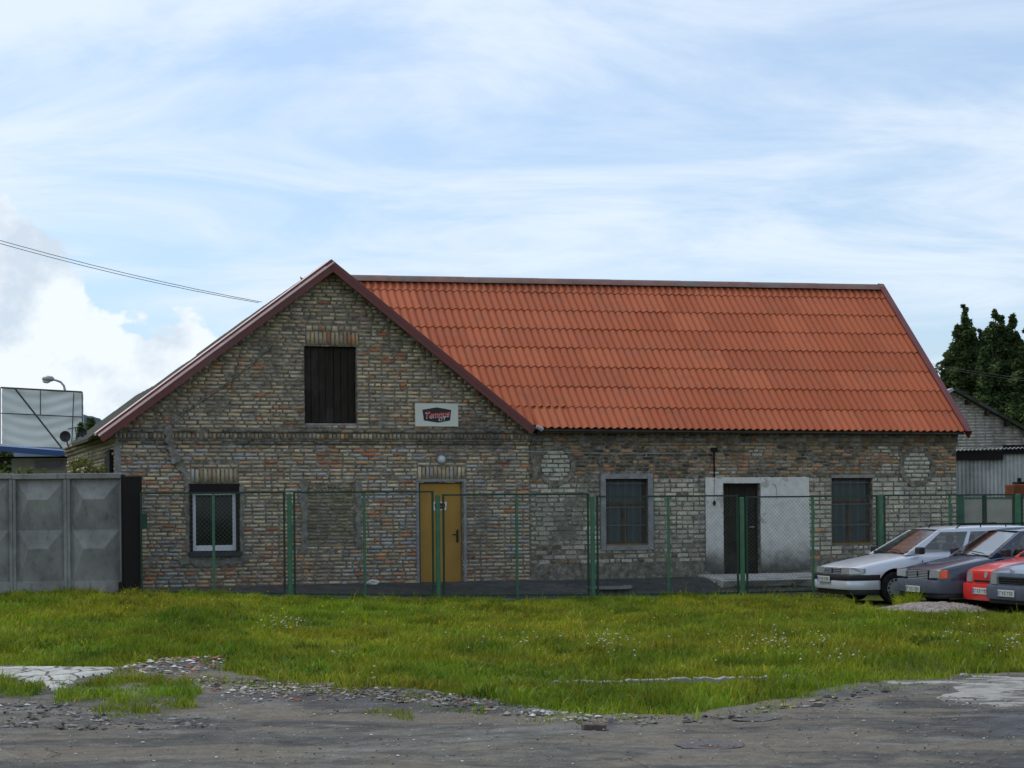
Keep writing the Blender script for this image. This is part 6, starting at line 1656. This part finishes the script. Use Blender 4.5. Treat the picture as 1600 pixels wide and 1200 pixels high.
    def band(name, z0, z1, out, mat, back=0.62, th=0.05, wx_=None):
        hw_ = hwid + 0.006
        path = [(-back, hw_ + out * .2)] + [(-0.30 + (0.34 + out) * math.sin(a_) ** 0.9, (hw_ + out * .2) * (0.62 + 0.38 * math.cos(a_) ** 0.75)) for a_ in np.linspace(0, math.pi / 2 - 0.02, 9)] + [(0.045 + out, hw_ * .35), (0.052 + out, 0)]
        path = path + [(x, -y) for x, y in reversed(path[:-1])]
        m = MB(); vs = []
        for (x, y) in path:
            ix, iy = x - th * min(1.0, max(0.0, (x + .3) * 5)), y - math.copysign(th * .6, y) if abs(y) > .1 else y
            vs += [(x - .012, y * .992, z0), (x, y, z0 + .03), (x, y, z1 - .03), (x - .012, y * .992, z1), (ix - .05, iy, z1), (ix - .05, iy, z0)]
        k = 6; m.add(vs, [(i * k + j, i * k + (j + 1) % k, (i + 1) * k + (j + 1) % k, (i + 1) * k + j) for i in range(len(path) - 1) for j in range(k)] + [tuple(range(k)), tuple(range((len(path) - 1) * k, len(path) * k))])
        o = m.build(name, mat, r_, 35); return o
    for (nm, z0, z1, out, mt) in P['bands']: band(nm, z0, z1, out, mt, P['axles'][0] - wr - 0.07)
    gz0, gz1, gy = P['grille']
    m = MB(); m.bbox(nx - 0.04, nx + 0.012, -gy, gy, gz0, gz1, 0.006); gr = m.build('grille', M['black'], r_)
    for k in range(P['slats']):
        z = gz0 + (gz1 - gz0) * (k + .5) / P['slats']
        m = MB(); m.box(nx + 0.012, nx + 0.022, -gy + .005, gy - .005, z - .007, z + .007); m.build('slat', P.get('slat_mat', M['hub']), gr)
    # badge
    m = MB()
    if P['badge'] == 'oval': m.lathe([(0.0, 0.026), (0.05, 0.026), (0.055, 0.0)], (nx + P['badge_pos'][0], 0, P['badge_pos'][1]), 'x', 14)
    else: m.prism([(-0.03, -0.05), (0.01, -0.05), (0.03, 0.0), (0.02, 0.05), (-0.02, 0.04), (-0.01, 0.0)], 'x', nx + 0.022, nx + 0.03); m.v = [(x, y, z + P['badge_pos'][1]) for x, y, z in m.v]
    m.build('badge', M['blackplastic'] if P['badge'] != 'oval' else M['hub'], r_)
    for s in (1, -1):
        y0, y1, z0, z1 = P['lamp']
        m = MB()
        yc = min(y1, hwid * .97)
        q = [(nx + 0.022, y0, z0), (nx + 0.018, yc - 0.13, z0), (nx - 0.05, yc - 0.01, z0 + 0.005), (nx - 0.19, hwid + .004, z0 + 0.015), (nx - 0.20, hwid * .985, z1 - 0.015), (nx - 0.05, yc - 0.035, z1), (nx + 0.008, yc - 0.13, z1), (nx + 0.016, y0 + 0.015, z1)]
        if P['lamp_shape'] == 'flat': q = [(nx + 0.024, y0, z0), (nx + 0.016, y1, z0 + .01), (nx + 0.012, y1, z1 - .015), (nx + 0.016, y0 + 0.02, z1)]
        q = [(x, y * s, z) for x, y, z in q]; nq = len(q)
        bk = [(x - 0.06, y * .97, z) for x, y, z in q]
        m.add(q + bk, [tuple(range(nq))] + [(i, (i + 1) % nq, nq + (i + 1) % nq, nq + i) for i in range(nq)])
        m.build('headlight', M['lens'], r_)
        if P.get('amber'):
            q = [(nx + 0.012, y1 + .004, z0), (nx - 0.06, hwid * .975, z0), (nx - 0.10, hwid * 1.0, z0 + .01), (nx - 0.10, hwid * .985, z1 - .01), (nx - 0.05, hwid * .965, z1), (nx + 0.01, y1 + .004, z1 - .005)]
            q = [(x, y * s, z) for x, y, z in q]; m = MB(); bk = [(x - 0.05, y * .96, z) for x, y, z in q]
            m.add(q + bk, [tuple(range(6))] + [(i, (i + 1) % 6, 6 + (i + 1) % 6, 6 + i) for i in range(6)]); m.build('indicator', M['orange'], r_)
        m = MB(); mx_ = -xf - 0.22; m.bbox(mx_ - .06, mx_ + .06, s * (yf + 0.05), s * (yf + 0.25), zf + 0.02, zf + 0.15, 0.02) if s > 0 else m.bbox(mx_ - .06, mx_ + .06, s * (yf + 0.25), s * (yf + 0.05), zf + 0.02, zf + 0.15, 0.02)
        m.build('mirror', M['blackplastic'], r_)
        # door seams
        m = MB()
        for xs in P['seams']: m.box(-xs - .004, -xs + .004, s * (hwid - .02) if s > 0 else s * (hwid + .002), s * (hwid + .002) if s > 0 else s * (hwid - .02), 0.32, zf - 0.10)
        m.build('door_seam', M['black'], r_)
        if P.get('strip'):
            m = MB(); a_, b_ = sorted((s * (hwid - 0.01), s * (hwid + 0.012))); m.bbox(-P['axles'][1] + wr + .08, -P['axles'][0] - wr - .08, a_, b_, P['strip'][0], P['strip'][1], 0.004); m.build('side_strip', M['blackplastic'], r_)
    pz, pyy = P['plate']
    m = MB(); m.bbox(nx + P['plate_x'], nx + P['plate_x'] + 0.012, pyy - 0.26, pyy + 0.26, pz - 0.055, pz + 0.055, 0.004); pl = m.build('number_plate', M['plate'], r_)
    m = MB(); m.box(nx + P['plate_x'] + .0125, nx + P['plate_x'] + .014, pyy - 0.25, pyy - 0.215, pz - 0.045, pz + 0.045); m.build('blue_band', M['plateblue'], pl)
    m = MB()
    for k, o_ in enumerate((-0.16, -0.09, -0.02, 0.07, 0.13, 0.19)):
        x = nx + P['plate_x'] + .0125; y_ = pyy + o_
        m.box(x, x + .0015, y_ - .020, y_ - .010, pz - .035, pz + .035); m.box(x, x + .0015, y_ - .0098, y_ + .018, pz + (.012 if k % 2 else .025), pz + (.022 if k % 2 else .035))
        if k % 3: m.box(x, x + .0015, y_ + .010, y_ + .018, pz - .035, pz + (.011 if k % 2 else .024))
    m.build('plate_print', M['signblack'], pl)
    if P.get('rails'):
        for s in (1, -1):
            x0, x1, zz = -xrf - 0.35, -xrr + 0.1, zrf + 0.04
            m = MB(); ys = s * (yrf - 0.02); m.tube([(x0, ys, zz - .03), (x0 - .12, ys, zz + .06), (x1 + .12, ys, zz + .075), (x1, ys, zz - .02)], 0.013, 6)
            for t in (.33, .66): xx = x0 + (x1 - x0) * t; m.tube([(xx, ys, zz - .02), (xx, ys, zz + .06)], 0.012, 5)
            m.build('roof_rail', M['black'], r_)
        m = MB(); m.tube([(-xrf - .1, 0, zrf + .04), (-xrf - .13, 0, zrf + .10)], 0.012, 5); m.build('aerial', M['black'], r_)
    # dark underside
    m = MB(); m.box(-L + .3, -.25, -hwid + .24, hwid - .24, 0.17, 0.32); m.build('underbody', M['black'], r_)
    return r_
def place(px, py, Y_wheel, P, heading):
    """car origin (nose centre on the ground) from the near front wheel's contact point"""
    q = at(px, py, Y_wheel); c, s = math.cos(heading), math.sin(heading)
    lx, ly = -P['axles'][0], P['hw'] - 0.085
    x, y = q.x - (lx * c - ly * s), q.y - (lx * s + ly * c)
    return (x, y, q.z)
silver = dict(L=4.40, hw=0.85, paint=M['p_silver'], wr=0.295, axles=(0.86, 3.53), nose=0.0,
    stations=[(0.0, 0.80, 0.30, 0.665), (0.03, 0.86, 0.24, 0.685), (0.12, 0.945, 0.21, 0.705), (0.45, 0.985, 0.19, 0.775), (0.9, 1.0, 0.19, 0.85), (1.30, 1.0, 0.19, 0.915), (1.9, 1.0, 0.19, 0.945), (3.0, 1.0, 0.19, 0.955), (4.1, 0.985, 0.20, 0.965), (4.33, 0.95, 0.24, 0.955), (4.40, 0.90, 0.30, 0.93)],
    gh=((1.12, 0.895, 0.735), (4.30, 0.935, 0.755), (1.92, 1.355, 0.57), (4.02, 1.375, 0.60)),
    side_windows=[[(0.07, 0.08), (0.36, 0.08), (0.30, 0.90), (0.04, 0.90)], [(0.39, 0.08), (0.655, 0.08), (0.69, 0.35), (0.66, 0.90), (0.33, 0.90)], [(0.74, 0.10), (0.95, 0.10), (0.95, 0.88), (0.72, 0.88)]],
    bumper=(0.26, 0.52), bands=[('bumper_strip', 0.44, 0.545, 0.055, M['blackplastic']), ('bumper', 0.27, 0.438, 0.045, M['p_silver']), ('air_dam', 0.17, 0.268, -0.02, M['blackplastic'])],
    grille=(0.565, 0.665, 0.34), slats=3, badge='lion', badge_pos=(0, 0.615), lamp=(0.36, 0.82, 0.56, 0.675), lamp_shape='wrap', seams=(1.42, 2.42, 3.25),
    plate=(0.45, -0.18), plate_x=0.11, rails=True, strip=(0.50, 0.56))
dark = dict(L=4.0, hw=0.83, paint=M['p_dark'], wr=0.285, axles=(0.80, 3.32), nose=0.0,
    stations=[(0.0, 0.78, 0.30, 0.665), (0.05, 0.88, 0.24, 0.70), (0.18, 0.955, 0.20, 0.735), (0.5, 0.985, 0.18, 0.80), (0.9, 1.0, 0.18, 0.865), (1.2, 1.0, 0.18, 0.91), (1.9, 1.0, 0.18, 0.93), (3.0, 1.0, 0.18, 0.94), (3.8, 0.97, 0.2, 0.94), (3.95, 0.93, 0.25, 0.92), (4.0, 0.88, 0.3, 0.86)],
    gh=((1.02, 0.885, 0.72), (3.85, 0.92, 0.72), (1.72, 1.335, 0.56), (3.25, 1.345, 0.56)),
    side_windows=[[(0.07, 0.08), (0.44, 0.08), (0.46, 0.90), (0.05, 0.90)], [(0.48, 0.08), (0.80, 0.08), (0.90, 0.90), (0.50, 0.90)]],
    bumper=(0.24, 0.5), bands=[('bumper', 0.27, 0.495, 0.05, M['bump_grey']), ('air_dam', 0.18, 0.268, 0.0, M['blackplastic'])],
    grille=(0.495, 0.665, 0.36), slats=6, badge='lion', badge_pos=(-0.05, 0.60), lamp=(0.42, 0.772, 0.535, 0.68), lamp_shape='flat', amber=True, seams=(1.30, 2.45),
    plate=(0.33, -0.02), plate_x=0.10)
red = dict(L=3.75, hw=0.80, paint=M['p_red'], wr=0.275, axles=(0.76, 3.15), nose=0.0,
    stations=[(0.0, 0.82, 0.28, 0.68), (0.04, 0.90, 0.22, 0.71), (0.16, 0.96, 0.2, 0.755), (0.5, 0.99, 0.18, 0.83), (0.85, 1.0, 0.18, 0.885), (1.1, 1.0, 0.18, 0.92), (1.9, 1.0, 0.18, 0.93), (3.0, 1.0, 0.18, 0.93), (3.6, 0.97, 0.2, 0.92), (3.75, 0.90, 0.3, 0.86)],
    gh=((0.98, 0.90, 0.70), (3.6, 0.91, 0.70), (1.62, 1.34, 0.55), (3.2, 1.34, 0.55)), side_windows=[[(0.07, 0.08), (0.5, 0.08), (0.5, 0.9), (0.05, 0.9)], [(0.53, 0.08), (0.85, 0.08), (0.92, 0.9), (0.55, 0.9)]],
    bumper=(0.24, 0.5), bands=[('bumper', 0.19, 0.475, 0.05, M['p_red'])],
    grille=(0.50, 0.535, 0.38), slats=1, slat_mat=M['black'], badge='oval', badge_pos=(-0.014, 0.62), lamp=(0.44, 0.73, 0.50, 0.665), lamp_shape='wrap', wrap=0.0, seams=(1.25, 2.5),
    plate=(0.35, 0.0), plate_x=0.10)
blue = dict(red); blue.update(paint=M['p_blue'], hw=0.83, L=4.1, bands=[('bumper', 0.24, 0.47, 0.05, M['bump_grey']), ('air_dam', 0.17, 0.238, 0.0, M['blackplastic'])], grille=(0.50, 0.62, 0.38), slats=3, slat_mat=M['blackplastic'], lamp=(0.42, 0.74, 0.49, 0.67), badge_pos=(-0.03, 0.70))
HD = R(180 + 16)
car('silver_estate_car', silver, place(1397, 943, 33.4, silver, HD), HD, 'silver estate car with roof rails, leftmost in the row of parked cars')
car('slate_hatchback_car', dark, place(1532, 950, 31.6, dark, HD), HD, 'dark slate blue hatchback with amber indicators between the silver and red cars')
car('red_hatchback_car', red, place(1639, 957, 30.2, red, HD), HD, 'bright red hatchback wedged between two blue grey cars')
car('blue_grey_hatchback_car', blue, place(1684, 962, 29.2, blue, HD), HD, 'blue grey hatchback cut by the right edge of the picture')
